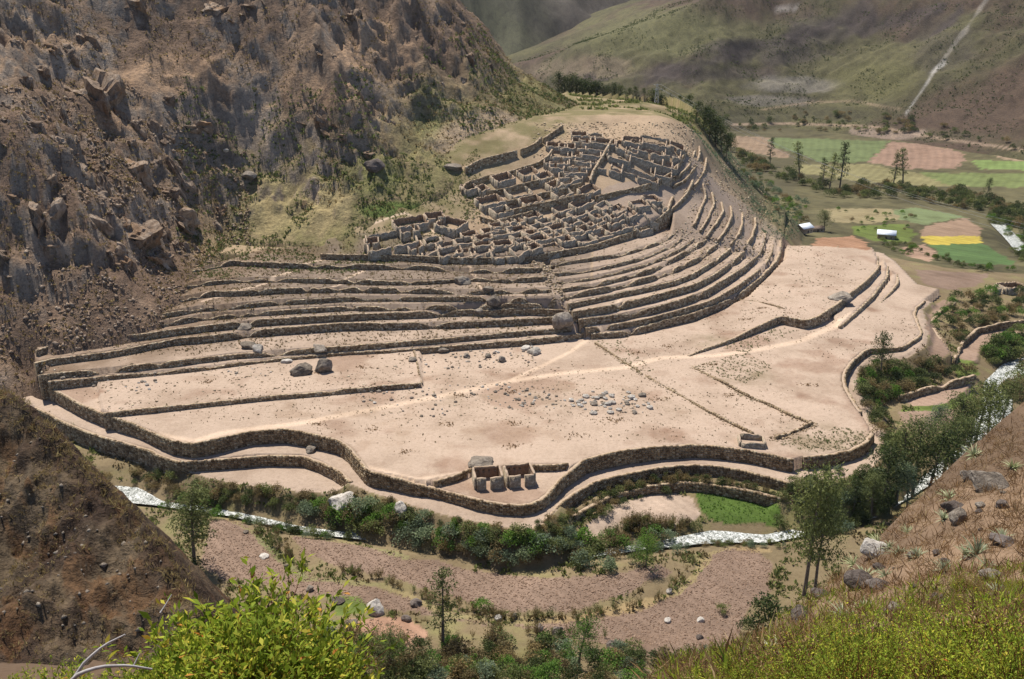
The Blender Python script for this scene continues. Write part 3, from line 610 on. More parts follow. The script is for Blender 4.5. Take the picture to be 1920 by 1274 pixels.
def nz(X, Y, f, e=1.0):
    return (f(X + e, Y) - f(X - e, Y)) / (2 * e), (f(X, Y + e) - f(X, Y - e)) / (2 * e)
def paint_mount(X, Y, Z):
    f1 = fbm(X, Y, 40, 4, 301); f2 = fbm(X + Z * .3, Y - Z * .5, 8, 4, 302); d = mount_d(X, Y); px, py = proj(X, Y, Z)
    gx = np.gradient(Z, axis=1) / np.maximum(np.abs(np.gradient(X, axis=1)), .05); gy = np.gradient(Z, axis=0) / np.maximum(np.gradient(Y, axis=0), .05)
    s = np.hypot(gx, gy); rock = sstep(s + f2 * .6 + f1 * .5, 1.15, 2.1) * sstep(d, 1, 14)
    rock = np.clip(rock * (1 + .5 * sstep(-px, -420, -150)) + .55 * sstep(-px, -330, -120) * sstep(f2, -.2, .3) * sstep(py, 150, 260), 0, 1) * (1 - .55 * sstep(px, 620, 800))
    dry = np.array((.175, .117, .08)); drys = np.array((.30, .21, .14)); olive = np.array((.17, .15, .066)); green = np.array((.10, .15, .03))
    w = sstep(f1 + .5 * f2, -.3, .5)[..., None]; C = dry * (1 - w) + drys * w
    # grassy lower slopes beside the settlement and the bare patches there
    low = (sstep(-d, -62, -22) * sstep(px, 330, 480))[..., None] * np.clip(.75 + f2 * .8, 0, 1)[..., None]
    C = C * (1 - low) + olive * 1.25 * low
    for (cx, cy, rx, ry, col, st) in ((545,385,115,62,(.33,.27,.135),.8),(760,395,95,16,green,.9),(700,330,60,40,green,.35),(905,245,75,38,(.40,.30,.20),.85),(835,262,45,24,(.36,.27,.18),.7),(950,285,70,14,(.36,.30,.16),.5),(800,210,35,60,green,.35),(1000,180,60,40,(.14,.13,.045),.6)):
        w = (sstep(((px - cx) / rx) ** 2 + ((py - cy) / ry) ** 2 + f2 * .7, 1.25, .5) * st)[..., None]; C = C * (1 - w) + np.array(col) * w
    for (cx, cy, rx, ry) in ((330,140,105,45),(590,165,75,40),(700,90,90,60)):   # tan dry grass benches
        w = (sstep(((px - cx) / rx) ** 2 + ((py - cy) / ry) ** 2 + f2 * .7, 1.2, .4) * .75)[..., None]; C = C * (1 - w) + np.array((.40, .265, .165)) * w; rock = rock * (1 - .8 * w[..., 0])
    gray = np.array((.285, .228, .178)); warm = np.array((.34, .20, .105)); q = sstep(fbm(X, Y + Z, 13, 3, 305), .2, .5)[..., None]
    rc = gray * (1 - q * .6) + warm * q * .6; rc = rc * (1 + .35 * f2[..., None])
    C = C * (1 - rock[..., None]) + rc * rock[..., None]
    return np.clip(C, .012, .8)
rowsM = np.concatenate([np.arange(150, 330, 1.6), np.arange(330, 470, 1.3), np.arange(470, 760, 2.0), np.geomspace(762, 1250, 60)])
mountain = sheet("rocky_mountain", z_mount, -1290, 190, 3.3, rowsM, M_HILL, paint_mount, lambda X, Y, Z: (mount_d(X, Y) > -8))

def paint_far(X, Y, Z):
    f1 = fbm(X, Y, 180, 5, 401); f2 = fbm(X, Y, 32, 4, 402); px, py = proj(X, Y, Z)
    a = np.array((.076, .069, .034)); b = np.array((.088, .06, .042)); c = np.array((.11, .102, .047))
    w = sstep(f1 + f2 * .4, -.25, .3)[..., None]; C = b * (1 - w) + a * w
    w = sstep(f1 + f2 * .3 - .1, .1, .5)[..., None] * .8; C = C * (1 - w) + c * w
    def blob(cx, cy, rx, ry, col, st):
        nonlocal C
        w = (sstep(((px - cx) / rx) ** 2 + ((py - cy) / ry) ** 2 + f2 * .9, 1.3, .35) * st)[..., None]; C = C * (1 - w) + np.array(col) * w
    blob(1230,60,180,50,(.125,.122,.054),.8); blob(1120,130,120,22,(.26,.2,.14),.5)
    blob(1430,95,130,26,(.062,.05,.045),.75); blob(1540,60,70,30,(.062,.05,.045),.7); blob(1300,140,160,18,(.07,.055,.05),.6); blob(1760,90,60,70,(.07,.058,.045),.55)
    blob(1480,160,95,16,(.22,.20,.185),.5); blob(1440,190,80,12,(.2,.18,.17),.45); blob(1650,150,90,40,(.12,.115,.045),.5); blob(1475,15,24,4,(.3,.28,.26),.6)
    blob(1420,220,90,16,(.07,.065,.035),.7); blob(1560,215,70,16,(.07,.065,.035),.7); blob(1700,255,200,14,(.08,.07,.04),.6)
    for L_, wd_ in (([(1240,140),(1330,118),(1400,92),(1480,72),(1560,45),(1620,20)], 26), ([(1620,60),(1700,30),(1760,10)], 16), ([(1700,120),(1770,60),(1800,20)], 14), ([(1050,150),(1150,150),(1260,155)], 12)):
        d = pdist(px, py, L_); w = (sstep(d + f2 * 22 + f1 * 14, wd_, wd_ * .3) * .78)[..., None]; C = C * (1 - w) + np.array((.055, .043, .04)) * w
    d = pdist(px, py, [(1850,0),(1800,70),(1770,110),(1730,170),(1700,210)]); w = (sstep(d + f2 * 6, 5.5, 1.5) * .4)[..., None]; C = C * (1 - w) + np.array((.36, .33, .29)) * w
    d = pdist(px, py, [(1770,120),(1755,130),(1700,212)]); w = (sstep(d + f2 * 8, 7, 2) * .5)[..., None]; C = C * (1 - w) + np.array((.55, .53, .5)) * w
    d = pdist(px, py, [(1375,234),(1480,232),(1640,238),(1750,258),(1920,282)]); w = (sstep(d, 3.2, 1.2) * .8)[..., None]; C = C * (1 - w) + np.array((.34, .25, .18)) * w
    d = pdist(px, py, [(1430,206),(1520,192),(1600,190),(1690,205)]); w = (sstep(d, 2.6, 1.2) * .6)[..., None]; C = C * (1 - w) + np.array((.28, .21, .14)) * w
    d = pdist(px, py, [(1600,246),(1680,258),(1730,250)]); w = (sstep(d + f2 * 6, 10, 4) * .6)[..., None]; C = C * (1 - w) + np.array((.33, .25, .2)) * w
    return np.clip(C, .01, .8)
rowsF = np.concatenate([np.arange(760, 1000, 6.), np.arange(1000, 1500, 3.5), np.geomspace(1500, 4200, 110)])
farhill = sheet("far_hillside", z_far, -260, 1290, 4.5, rowsF, M_HILL, paint_far, lambda X, Y, Z: Z > -40)
def paint_far2(X, Y, Z):
    f1 = fbm(X, Y, 260, 5, 501)[..., None]; w = sstep(f1, -.2, .3)
    return np.array((.07, .06, .05)) * (1 - w) + np.array((.085, .085, .05)) * w
farmt = sheet("far_mountain", z_far2, -1290, 1290, 8, np.geomspace(1500, 6000, 130), M_HILL, paint_far2, lambda X, Y, Z: Z > -60)

M_NEAR = m_ground(); M_NEAR.name = "near_earth"
def paint_near(X, Y, Z):
    f1 = fbm(X, Y, 6, 4, 601)[..., None]; w = sstep(f1, -.3, .4)
    return np.array((.12, .08, .05)) * (1 - w) + np.array((.22, .15, .095)) * w
nearhill = sheet("near_hillside", z_near, -2600, 1750, 14, np.concatenate([np.arange(-9, 6, .5), np.arange(6, 72, .35)]), M_NEAR, paint_near, lambda X, Y, Z: Z > 45)
def paint_bank(X, Y, Z):
    f1 = fbm(X, Y, 9, 4, 701)[..., None]; f2 = fbm(X + Z, Y - Z, 3, 3, 702)[..., None]; w = sstep(f1, -.2, .35); q = sstep(f2 + .4 * f1, .15, .55)
    C = np.array((.058, .036, .023)) * (1 - w) + np.array((.12, .088, .055)) * w
    return C * (1 - .6 * q) + np.array((.12, .057, .022)) * .6 * q
bank = sheet("earth_bank", z_bank, -1500, -330, 3.4, np.arange(60, 158, .55), M_HILL, paint_bank, lambda X, Y, Z: Z > -26)

# ------------------------------------------------------------------ river
def m_water():
    m, nt, b = mat("river_water", .18, .5); p = pos(nt)
    n = noise(nt, p, .8, 6, .75, 1.5); n2 = noise(nt, p, 3.5, 4, .7)
    mu = nt.nodes.new("ShaderNodeMath"); mu.operation = 'MULTIPLY_ADD'; mu.inputs[1].default_value = .6; hf = nt.nodes.new('ShaderNodeMath'); hf.operation = 'MULTIPLY'; hf.inputs[1].default_value = .4; nt.links.new(n2, hf.inputs[0]); nt.links.new(n, mu.inputs[0]); nt.links.new(hf.outputs[0], mu.inputs[2])
    c = ramp(nt, mu.outputs[0], [(.44, (.07, .08, .065)), (.5, (.36, .38, .35)), (.57, (.78, .79, .77))])
    nt.links.new(c, b.inputs["Base Color"]); bump(nt, b, n2, .6, .4)
    nt.links.new(ramp(nt, mu.outputs[0], [(.42, (.12,) * 3), (.55, (.7,) * 3)]), b.inputs["Roughness"]); return m
M_WATER = m_water()
R = ribbon_pts(RV3, 2.0); tg = np.gradient(R[:, :2], axis=0); tg /= np.linalg.norm(tg, axis=1)[:, None]; nn = np.c_[-tg[:, 1], tg[:, 0]]
rv = []
for k in np.linspace(-1, 1, 9):
    w = R[:, 3] + .5; rv.append(np.c_[R[:, 0] + nn[:, 0] * w * k, R[:, 1] + nn[:, 1] * w * k, R[:, 2] + fbm(R[:, 0] + nn[:, 0] * w * k, R[:, 1] + nn[:, 1] * w * k, 3, 2, 44) * .18])
rv = np.stack(rv, 1); river = obj_np("river", rv.reshape(-1, 3), gridF(len(R), 9), M_WATER, smooth=True); tag(river, kind="structure")
# ------------------------------------------------------------------ dry-stone walls
class Stones:
    def __init__(s): s.V = []; s.Q = []; s.M = []; s.n = 0
    def quads(s, v, q, m):
        s.V.append(v); s.Q.append(np.asarray(q) + s.n); s.n += len(v); s.M += [m] * len(q)
    def build(s, name, mats, parent=None):
        return obj_np(name, np.concatenate(s.V), np.concatenate(s.Q), mats, parent, fmat=s.M)
def wall_mesh(name, P, zb, side, thick=1.1, course=.55, slen=.85, batter=.1, over=.12, mats=None, r=None, parent=None, ends=True, rag=.12, decay=0.):
    """P: top edge line (x, y, z) of the exposed face; zb: height of its foot; side=+1 exposed face to the right of the line"""
    r = r or np.random.default_rng(len(P) * 7 + int(abs(P[0][0]) * 10)); P = np.asarray(P, float); S = Stones()
    D = ribbon_pts(np.c_[P, zb], slen); n = len(D); t = np.gradient(D[:, :2], axis=0); t /= np.linalg.norm(t, axis=1)[:, None] + 1e-9
    o = np.c_[t[:, 1], -t[:, 0]] * side                      # outward
    rg = np.cumsum(r.normal(0, rag * .35, n)); rg -= np.linspace(rg[0], rg[-1], n); rg = np.clip(rg, -rag * 2, rag * 2)
    top = D[:, 2] + over + rg
    if decay:
        ii = np.arange(n)
        for c0 in r.integers(3, max(4, n - 3), max(1, int(n * slen * decay / 14))): top -= (top - D[:, 3]) * r.uniform(.35, .85) * np.exp(-((ii - c0) * slen / r.uniform(1.5, 4.5)) ** 2)
    bot = np.minimum(D[:, 3], top - .25) - .5
    wob = np.cumsum(r.normal(0, .05, n)); wob -= np.linspace(wob[0], wob[-1], n); wob = np.clip(wob, -.25, .25)
    def at(i, z, off): return np.array([D[i, 0] + o[i, 0] * (off + wob[i]), D[i, 1] + o[i, 1] * (off + wob[i]), z])
    # core
    cv = []
    for i in range(n):
        h = top[i] - bot[i]; cv += [at(i, bot[i], batter * h - .06), at(i, top[i] - .1, -.06), at(i, top[i] - .1, -thick), at(i, bot[i], -thick)]
    q = []; mm = []
    for i in range(n - 1):
        a = 4 * i; b = a + 4
        q += [[a, b, b + 1, a + 1], [a + 1, b + 1, b + 2, a + 2], [a + 2, b + 2, b + 3, a + 3]]
    S.V.append(np.array(cv)); S.Q.append(np.array(q)); S.n = len(cv); S.M += [1, 2, 1] * (n - 1)
    e = 4 * (n - 1); S.Q.append(np.array([[0, 1, 2, 3], [e + 3, e + 2, e + 1, e]])); S.M += [1, 1]
    base = np.array([[0, 1, 2, 3], [0, 4, 5, 1], [1, 5, 6, 2], [2, 6, 7, 3], [3, 7, 4, 0]])
    for i in range(n - 1):
        h = (top[i] + top[i + 1]) / 2 - (bot[i] + bot[i + 1]) / 2; nc = max(1, int(round(h / course))); ph = r.random()
        for c in range(nc):
            f0, f1 = c / nc, (c + 1) / nc; k = []
            sh = .25 * ((c % 2) - .5) * (0 if i in (0, n - 2) else 1)
            for (ii, f) in ((i, f0), (i + 1, f0), (i + 1, f1), (i, f1)):
                hh = top[ii] - bot[ii]; z = bot[ii] + f * hh; off = batter * hh * (1 - f); p = at(ii, z, off)
                p[:2] += t[ii] * sh * slen; k.append(p)
            k = np.array(k); ctr = k.mean(0); on_ = np.array([o[i, 0], o[i, 1], 0.]); d = r.uniform(.03, .17)
            fr = ctr + (k - ctr) * (r.uniform(.72, .92, (4, 1))) + on_ * d + r.normal(0, .03, (4, 3)); bk = ctr + (k - ctr) * .97 - on_ * .12
            S.quads(np.concatenate([fr, bk]), base[:, ::side], 0)
        # coping stone
        if r.random() < .85:
            hh = r.uniform(.02, .2); p = [at(i, top[i] - .12, .04), at(i + 1, top[i + 1] - .12, .04), at(i + 1, top[i + 1] - .12, -r.uniform(.3, .55)), at(i, top[i] - .12, -r.uniform(.3, .55))]
            p = np.array(p); c0 = p.mean(0); tp = c0 + (p - c0) * r.uniform(.7, .95, (4, 1)) + np.array([0, 0, .12 + hh]) + r.normal(0, .03, (4, 3))
            S.quads(np.concatenate([tp, p]), base[:, ::side], 0)
    return S.build(name, mats or [M_STONE, M_CORE, M_TOP], parent)
def foot(P, side, off=1.6):
    """ground height just in front of a wall"""
    P = np.asarray(P, float); t = np.gradient(P[:, :2], axis=0); t /= np.linalg.norm(t, axis=1)[:, None]; o = np.c_[t[:, 1], -t[:, 0]] * side
    return np.minimum.reduce([z_ground(P[:, 0] + o[:, 0] * k, P[:, 1] + o[:, 1] * k) for k in (off, off * .6)])
def terrace_wall(P, label, side=1, group=None, minh=.3, **k):
    P = ribbon_pts(P, 3.0); zb = foot(P, side); zb = np.maximum(zb, P[:, 2] - 7)
    o = wall_mesh("terrace_wall", P, zb, side, **k); tag(o, label, "wall", group, "thing"); return o
ordn = ["lowest", "second", "third", "fourth", "fifth", "sixth", "seventh", "eighth", "ninth", "tenth"]
LW = [("w1", "low stone step wall crossing the left end of the plain, below the terraces")] + [(k, f"{ordn[i]} stone terrace wall of the bowl counted upward, left of the rubble gully") for i, k in enumerate(["la", "lb", "lc", "ld", "le", "lf", "lg", "lh", "li"])]
RW = [(k, f"{ordn[i]} curved terrace wall counted upward, right of the rubble gully") for i, k in enumerate(["ra", "rb", "rc", "rd", "re", "rf", "rg", "rh", "ri", "rj"])]
for k, lab in LW: terrace_wall(T3[k], lab, 1, "stepped terrace walls of the bowl", rag=.24 if k in ("le", "lf", "lg", "lh", "li") else .14, decay=1.3 if k in ("le", "lf", "lg", "lh", "li") else .25)
for k, lab in RW: terrace_wall(T3[k], lab, 1, "stepped terrace walls of the bowl", rag=.22 if k in ("rf", "rg", "rh", "ri", "rj") else .13, decay=1.4 if k in ("rf", "rg", "rh", "ri", "rj") else .25)
terrace_wall(T3["s1"], "stone retaining wall under the left part of the ruined settlement", 1)
terrace_wall(T3["s2"], "long curved retaining wall under the right part of the ruined settlement", 1)
dk = [M_DARKSTONE, M_CORE, M_TOP]
terrace_wall(E3["l"][:8], "straight outer plateau wall running down the left side to the front corner", 1, mats=dk)
terrace_wall(E3["l"][7:], "bulging front plateau wall above the pink walled field", 1, mats=dk, over=.2)
terrace_wall(np.concatenate([E3["l"][-1:], E3["m"]]), "front plateau wall round the court of the two roofless houses", 1, mats=dk, over=.3)
terrace_wall(np.concatenate([E3["m"][-1:], E3["r"]]), "long curved front plateau wall right of the two roofless houses", 1, mats=dk, over=.2)
terrace_wall(E3["s"], "short curved plateau wall at the front right corner", 1, mats=dk, over=.2)
terrace_wall(E3["q"][1:9], "curved plateau wall behind the dark tree on the right edge", 1, mats=dk)
terrace_wall(E3["q"][8:17], "shrub-grown plateau wall above the curving ploughed strip on the right", 1, mats=dk)
terrace_wall(UP3, "angled stone wall holding the upper field on the right of the plain", 1)
terrace_wall(MID3, "middle of the three oblique walls at the right side of the plain", 1)
terrace_wall(LOW3, "shortest and outermost of the oblique walls at the right side of the plain", 1)
terrace_wall(TI1[1:8], "lower path wall on the far left, below the straight plateau wall", 1, mats=dk)
terrace_wall(TI1[7:15], "curved stone wall directly behind the pink walled field", 1, mats=dk)
terrace_wall(TI1[22:33], "second stone wall below the curved front plateau wall, grown with shrubs", 1, mats=dk)
terrace_wall(TR3[1:10], "third wall down, above the bright green lawn", 1, mats=dk)
for L, z_, lab in [([(1794,672),(1806,640),(1836,614),(1880,606),(1930,601)], -7.6, "curved bank wall behind the pinkish field at the right edge"), ([(1786,666),(1776,648),(1754,620),(1749,603),(1764,585),(1792,567)], -5.9, "bank wall on the outer side of the curving ploughed strip"), ([(1690,742),(1730,728),(1780,716),(1830,704)], -7.2, "bank wall above the furrowed plot at right")]:
    P = np.array([(*up(x, y, z_), z_) for x, y in L]); P = ribbon_pts(P, 2.5); tag(wall_mesh("terrace_wall", P, P[:, 2] - 3.2, 1, mats=dk, rag=.3, decay=.6), lab, "wall", None, "thing")
# court walls and low field walls on the plain
def free_wall(L, z, h, label, thick=.8):
    P = []
    for x, y in L:
        X, Y = up(x, y, z); P.append((X, Y, z + h))
    P = np.array(P); o = wall_mesh("stone_wall", ribbon_pts(P, 2.), np.full(len(ribbon_pts(P, 2.)), z - .2), 1, thick=thick, mats=dk); tag(o, label, "wall", None, "thing"); return o
free_wall([(815,914),(850,905),(880,893),(905,885)], COURT, 1.5, "low court wall left of the roofless houses")
free_wall([(998,884),(1030,884),(1066,880)], COURT, 1.5, "low court wall right of the roofless houses")
RIDGES = []
def low_ridge(L, label, h=.35, z=None):
    P = []
    for x, y in L:
        q = hit(x, y); P.append((q[0], q[1], q[2] + h))
    P = ribbon_pts(P, 2.); o = wall_mesh("field_wall", P, P[:, 2] - h - .1, 1, thick=.7, mats=dk, rag=.3); RIDGES.append(P); tag(o, label, "wall", None, "thing"); return o
low_ridge([(1115,645),(1160,675),(1200,700),(1270,740),(1330,775),(1385,805),(1410,815)], "long low field wall running from the gully mouth to the small ruin", .45)
low_ridge([(1300,690),(1360,722),(1400,745),(1440,760),(1480,780),(1520,797)], "low stony field boundary between the two right-hand plots", .3)
low_ridge([(1455,826),(1490,812),(1524,797)], "short low wall closing the plot beside the small ruin", .7)
low_ridge([(775,660),(779,680),(784,700),(789,722)], "short low edge wall ending the stepped field on the left", .35)
low_ridge([(1380,562),(1420,566),(1470,580)], "faint line of stones across the upper right field", .15)
# ------------------------------------------------------------------ roofless stone houses
def m_house():
    m, nt, b = mat("house_masonry"); p = nt.nodes.new("ShaderNodeTexCoord").outputs["Object"]
    v = nt.nodes.new("ShaderNodeTexVoronoi"); v.inputs["Scale"].default_value = 2.1; nt.links.new(p, v.inputs["Vector"])
    v2 = nt.nodes.new("ShaderNodeTexVoronoi"); v2.feature = 'DISTANCE_TO_EDGE'; v2.inputs["Scale"].default_value = 2.1; nt.links.new(p, v2.inputs["Vector"])
    hs = nt.nodes.new("ShaderNodeSeparateColor"); nt.links.new(v.outputs["Color"], hs.inputs[0])
    c = ramp(nt, hs.outputs[0], [(0, (.27, .225, .165)), (.5, (.39, .335, .255)), (1, (.5, .44, .35))])
    c = mixc(nt, 1, c, ramp(nt, v2.outputs["Distance"], [(0, (.5, .48, .45)), (.07, (1, 1, 1))]), 'MULTIPLY')
    n = noise(nt, p, .7, 4, .7); c = mixc(nt, 1, c, ramp(nt, n, [(.25, (.75, .72, .68)), (.75, (1.2, 1.18, 1.14))]), 'MULTIPLY')
    nt.links.new(c, b.inputs["Base Color"]); bump(nt, b, v2.outputs["Distance"], .5, .15); return m
M_HOUSE = m_house()
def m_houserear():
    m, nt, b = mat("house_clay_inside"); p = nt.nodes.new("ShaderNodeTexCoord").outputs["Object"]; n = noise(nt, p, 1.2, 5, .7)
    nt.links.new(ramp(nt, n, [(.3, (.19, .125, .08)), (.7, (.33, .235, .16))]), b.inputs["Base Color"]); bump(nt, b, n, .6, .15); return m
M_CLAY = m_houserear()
def slab(L, T, h0, h1, r, zb=(0., 0.), rag=.25, niches=(), nz_=(0.9, 1.5), inner_clay=False):
    """wall along +x from 0 to L, inner face at y=0, outer face at y=T; ragged top"""
    n = max(3, int(L / 1.1) + 1); xs = set(np.linspace(0, L, n).round(3))
    for a, b in niches: xs |= {round(a, 3), round(b, 3)}
    xs = np.array(sorted(xs)); n = len(xs); zt = np.interp(xs, [0, L], [h0, h1]) + np.clip(r.normal(0, rag, n), -2 * rag, rag); zl = np.interp(xs, [0, L], zb)
    ref = max(zb); hasn = len(niches) > 0 and min(zt) - 1.2 > max(zl); niches = niches if hasn else (); lowt = min(zt); rows = [None, lowt - 1.15, lowt - .6, None] if hasn else [None, None]; nr = len(rows)
    V = []; Q = []; M = []
    def add(*p): V.append(p); return len(V) - 1
    gi = np.zeros((nr, n), int); go = np.zeros((2, n), int)
    for j in range(nr):
        for i in range(n):
            z = zl[i] if j == 0 else (zt[i] if j == nr - 1 else rows[j]); gi[j, i] = add(xs[i] , r.normal(0, .03), z)
    for i in range(n):
        go[0, i] = add(xs[i], T + .12 + r.normal(0, .03), zl[i]); go[1, i] = add(xs[i], T + r.normal(0, .05), zt[i] - r.uniform(0, .12))
    for i in range(n - 1):
        xm = (xs[i] + xs[i + 1]) / 2; isn = any(a < xm < b for a, b in niches)
        for j in range(nr - 1):
            q = [gi[j, i], gi[j, i + 1], gi[j + 1, i + 1], gi[j + 1, i]]
            if isn and j == 1:
                bk = [add(V[k][0], V[k][1] + .38, V[k][2]) for k in q]
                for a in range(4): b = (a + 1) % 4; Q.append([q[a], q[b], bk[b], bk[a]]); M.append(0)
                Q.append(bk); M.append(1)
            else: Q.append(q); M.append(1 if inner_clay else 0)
        Q.append([gi[-1, i], gi[-1, i + 1], go[1, i + 1], go[1, i]]); M.append(2)
        Q.append([go[1, i], go[1, i + 1], go[0, i + 1], go[0, i]]); M.append(0)
    for i, fl in ((0, False), (n - 1, True)):
        for j in range(nr - 1): pass
        ring = [gi[j, i] for j in range(nr)] + [go[1, i], go[0, i]]
        for k in range(1, len(ring) - 1):
            t = [ring[0], ring[k], ring[k + 1]]; Q.append(t[::-1] if fl else t); M.append(0)
    T3_ = [q for q in Q if len(q) == 3]; m3 = [m for q, m in zip(Q, M) if len(q) == 3]; T4 = [q for q in Q if len(q) == 4]; m4 = [m for q, m in zip(Q, M) if len(q) == 4]
    return np.array(V), [np.array(T4), np.array(T3_)], m4 + m3
HM = [M_HOUSE, M_CLAY, M_TOP]
def ruin(X, Y, w, d, rot, h, label, group=None, doors=(0,), niches=True, seed=0, rag=.25, skip=(), name="ruined_house", zfix=None, win=False):
    """four free walls round a floor; walls: 0 front, 1 right, 2 back, 3 left"""
    r = np.random.default_rng(1000 + seed); a = math.radians(rot); ca, sa = math.cos(a), math.sin(a)
    def wpt(x, y): return X + ca * x - sa * y, Y + sa * x + ca * y
    cor = [(-w / 2, -d / 2), (w / 2, -d / 2), (w / 2, d / 2), (-w / 2, d / 2)]
    if zfix is None: zc = [float(RG(*wpt(*c))) for c in cor]
    else: zc = [zfix] * 4
    zm = max(zc); z0 = min(zc); e = empty(name, (X, Y, z0), a); tag(e, label, "house", group, "thing"); T = .55
    zr = [c - z0 for c in zc]; mr = sum(zr) / 4; tops = [h + .72 * q + .28 * mr for q in zr]
    for k in range(4):
        if k in skip: continue
        A = np.array(cor[k]); B = np.array(cor[(k + 1) % 4]); L = np.linalg.norm(B - A); ang = math.atan2(*(B - A)[::-1]); u = (B - A) / L; L0 = L
        ba, bb = zc[k] - z0 - .4, zc[(k + 1) % 4] - z0 - .4
        # inner face is on the left of the direction; local +y of the slab must point outwards (right), so run it backwards
        pieces = [(0, L)]
        if k in doors: c = L * r.uniform(.45, .55); g = .5; pieces = [(0, c - g), (c + g, L)]
        for (s0, s1) in pieces:
            l = s1 - s0 + (T * 2 if False else 0); st = B - u * s0
            nn = []
            if niches and l > 4 and k in (2, 1, 3):
                q = np.linspace(.9, l - .9, max(2, int(l / 1.5))); nn = [(v - .28, v + .28) for v in q]
            if win and k == 0: q = np.linspace(1.2, l - 1.2, 5); nn = [(v - .25, v + .25) for v in q]
            f = lambda s: bb + (ba - bb) * s / L
            ft = lambda s: tops[(k + 1) % 4] + (tops[k] - tops[(k + 1) % 4]) * s / L
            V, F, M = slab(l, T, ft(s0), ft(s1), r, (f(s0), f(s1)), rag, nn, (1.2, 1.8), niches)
            o = obj_np(("front_wall", "side_wall", "back_wall", "side_wall")[k], V, F, HM, e, fmat=M); o.location = (st[0], st[1], 0); o.rotation_euler = (0, 0, ang + math.pi)
            if k in (1, 3): o.scale = (1, 1, 1)
    return e
G_LOW, G_UL, G_UM, G_UR = "roofless houses of the lower settlement block", "roofless enclosures of the upper left block", "closely packed houses of the upper middle block", "roofless houses of the upper right block"
HOUSES = []
for (x, y, w, d) in [(808,470,7,5),(844,476,8.5,5),(838,463,7,5),(870,456,7,5),(874,474,6,5),(903,472,8,5),(943,474,9,5),(880,442,6,4.5),(907,450,6,4.5),(938,442,7,5),(938,427,8,5),(942,460,7,4.5),(812,456,6,4.5),(905,462,6,4),(918,436,6,4.5)]:
    HOUSES.append((x, y, w, d, 20, 2.2, "roofless stone house in the left half of the lower settlement block", G_LOW))
for (x, y, w, d) in [(975,470,6,5),(1000,467,5,4.5),(1033,464,9,5),(1096,454,9,6),(979,456,6,4.5),(1010,450,8,5),(973,446,7,5),(972,433,8,5),(995,441,6,4),(1012,429,6,5),(1047,430,10,5),(1041,446,6,4),(1074,436,7,5),(1103,433,9,5),(1152,431,11,6),(951,420,6,5),(967,418,6,5),(996,407,8,5),(1022,418,6,5),(1054,409,7,5),(1054,394,7,5),(1083,404,8,5),(1090,384,10,5),(1112,417,10,6),(1122,406,7,5),(1152,404,8,6),(1158,394,6,4.5),(1131,390,6,4.5),(1150,417,8,5),(1178,404,5,5),(1203,415,9,5),(1218,400,6,5),(1199,385,8,5),(1234,388,6,5),(1222,375,8,5),(1180,421,7,4.5),(1070,420,7,5),(1128,444,8,5),(1060,452,7,5),(1030,440,5,4)]:
    HOUSES.append((x, y, w, d, 40, 2.2, "roofless stone house in the right half of the lower settlement block", G_LOW))
for (x, y, w, d) in [(943,341,9,6),(990,328,8,6),(972,365,10,7),(919,383,11,7),(996,384,9,6),(1054,369,8,5),(905,358,4.5,4),(1040,353,6,5),(940,402,8,6),(1104,362,8,6),(1020,335,7,5),(1066,345,9,5),(880,356,6,5)]:
    HOUSES.append((x, y, w, d, 36, 2.9, "tall-walled roofless enclosure in the upper left block", G_UL))
for (x, y, w, d) in [(1053,292,9,6),(1044,306,11,6),(1044,317,6,5),(1078,324,10,6),(1086,312,10,6),(1098,303,9,6),(1107,291,9,6),(1119,280,10,6),(1130,269,11,6),(1078,292,6,5),(1081,278,8,6),(1090,268,8,6),(1063,280,7,5),(1070,335,10,5),(1101,262,7,6),(1042,276,8,5),(1117,257,6,6),(1086,256,7,6)]:
    HOUSES.append((x, y, w, d, -4, 2.4, "roofless house packed among ruins of the upper middle block", G_UM))
for (x, y, w, d) in [(1143,314,11,10),(1161,294,10,9),(1176,278,10,8),(1190,329,21,4.5),(1193,313,17,8),(1208,295,17,8),(1215,279,16,8),(1228,266,14,7),(1186,266,9,6),(1240,322,9,10),(1248,304,11,9),(1259,287,8,8),(1266,275,8,6)]:
    HOUSES.append((x, y, w, d, -10, 2.3, "roofless stone house in the regular upper right block", G_UR))
NUM = ["first", "second", "third", "fourth", "fifth", "sixth", "seventh", "eighth", "ninth", "tenth", "eleventh"]
blocks = {}
for hh in HOUSES: blocks.setdefault(hh[6], []).append(hh)
LABELS = {}
for lab, L in blocks.items():
    L = sorted(L, key=lambda q: -q[1]); nrow = max(1, round(len(L) / 5)); ch = np.array_split(np.arange(len(L)), nrow)
    for ri, c in enumerate(ch):
        for ci, q in enumerate(sorted((L[k] for k in c), key=lambda q: q[0])):
            short = lab.replace("roofless stone house in the ", "").replace("tall-walled roofless enclosure in the ", "").replace("roofless house packed among ruins of the ", "").replace(" settlement", "")
            LABELS[q[:2]] = f"roofless house {NUM[ci]} from left, {NUM[ri]} row from front, {short}"
for i, (x, y, w, d, rot, h, lab, grp) in enumerate(HOUSES):
    q = hit(x, y + 4)
    ruin(q[0], q[1], w, d, rot + random.uniform(-2.5, 2.5), h * random.uniform(.72, 1.05), LABELS[(x, y)], grp, doors=(random.choice((0, 1, 3)),), niches=(i % 3 != 0), seed=i)
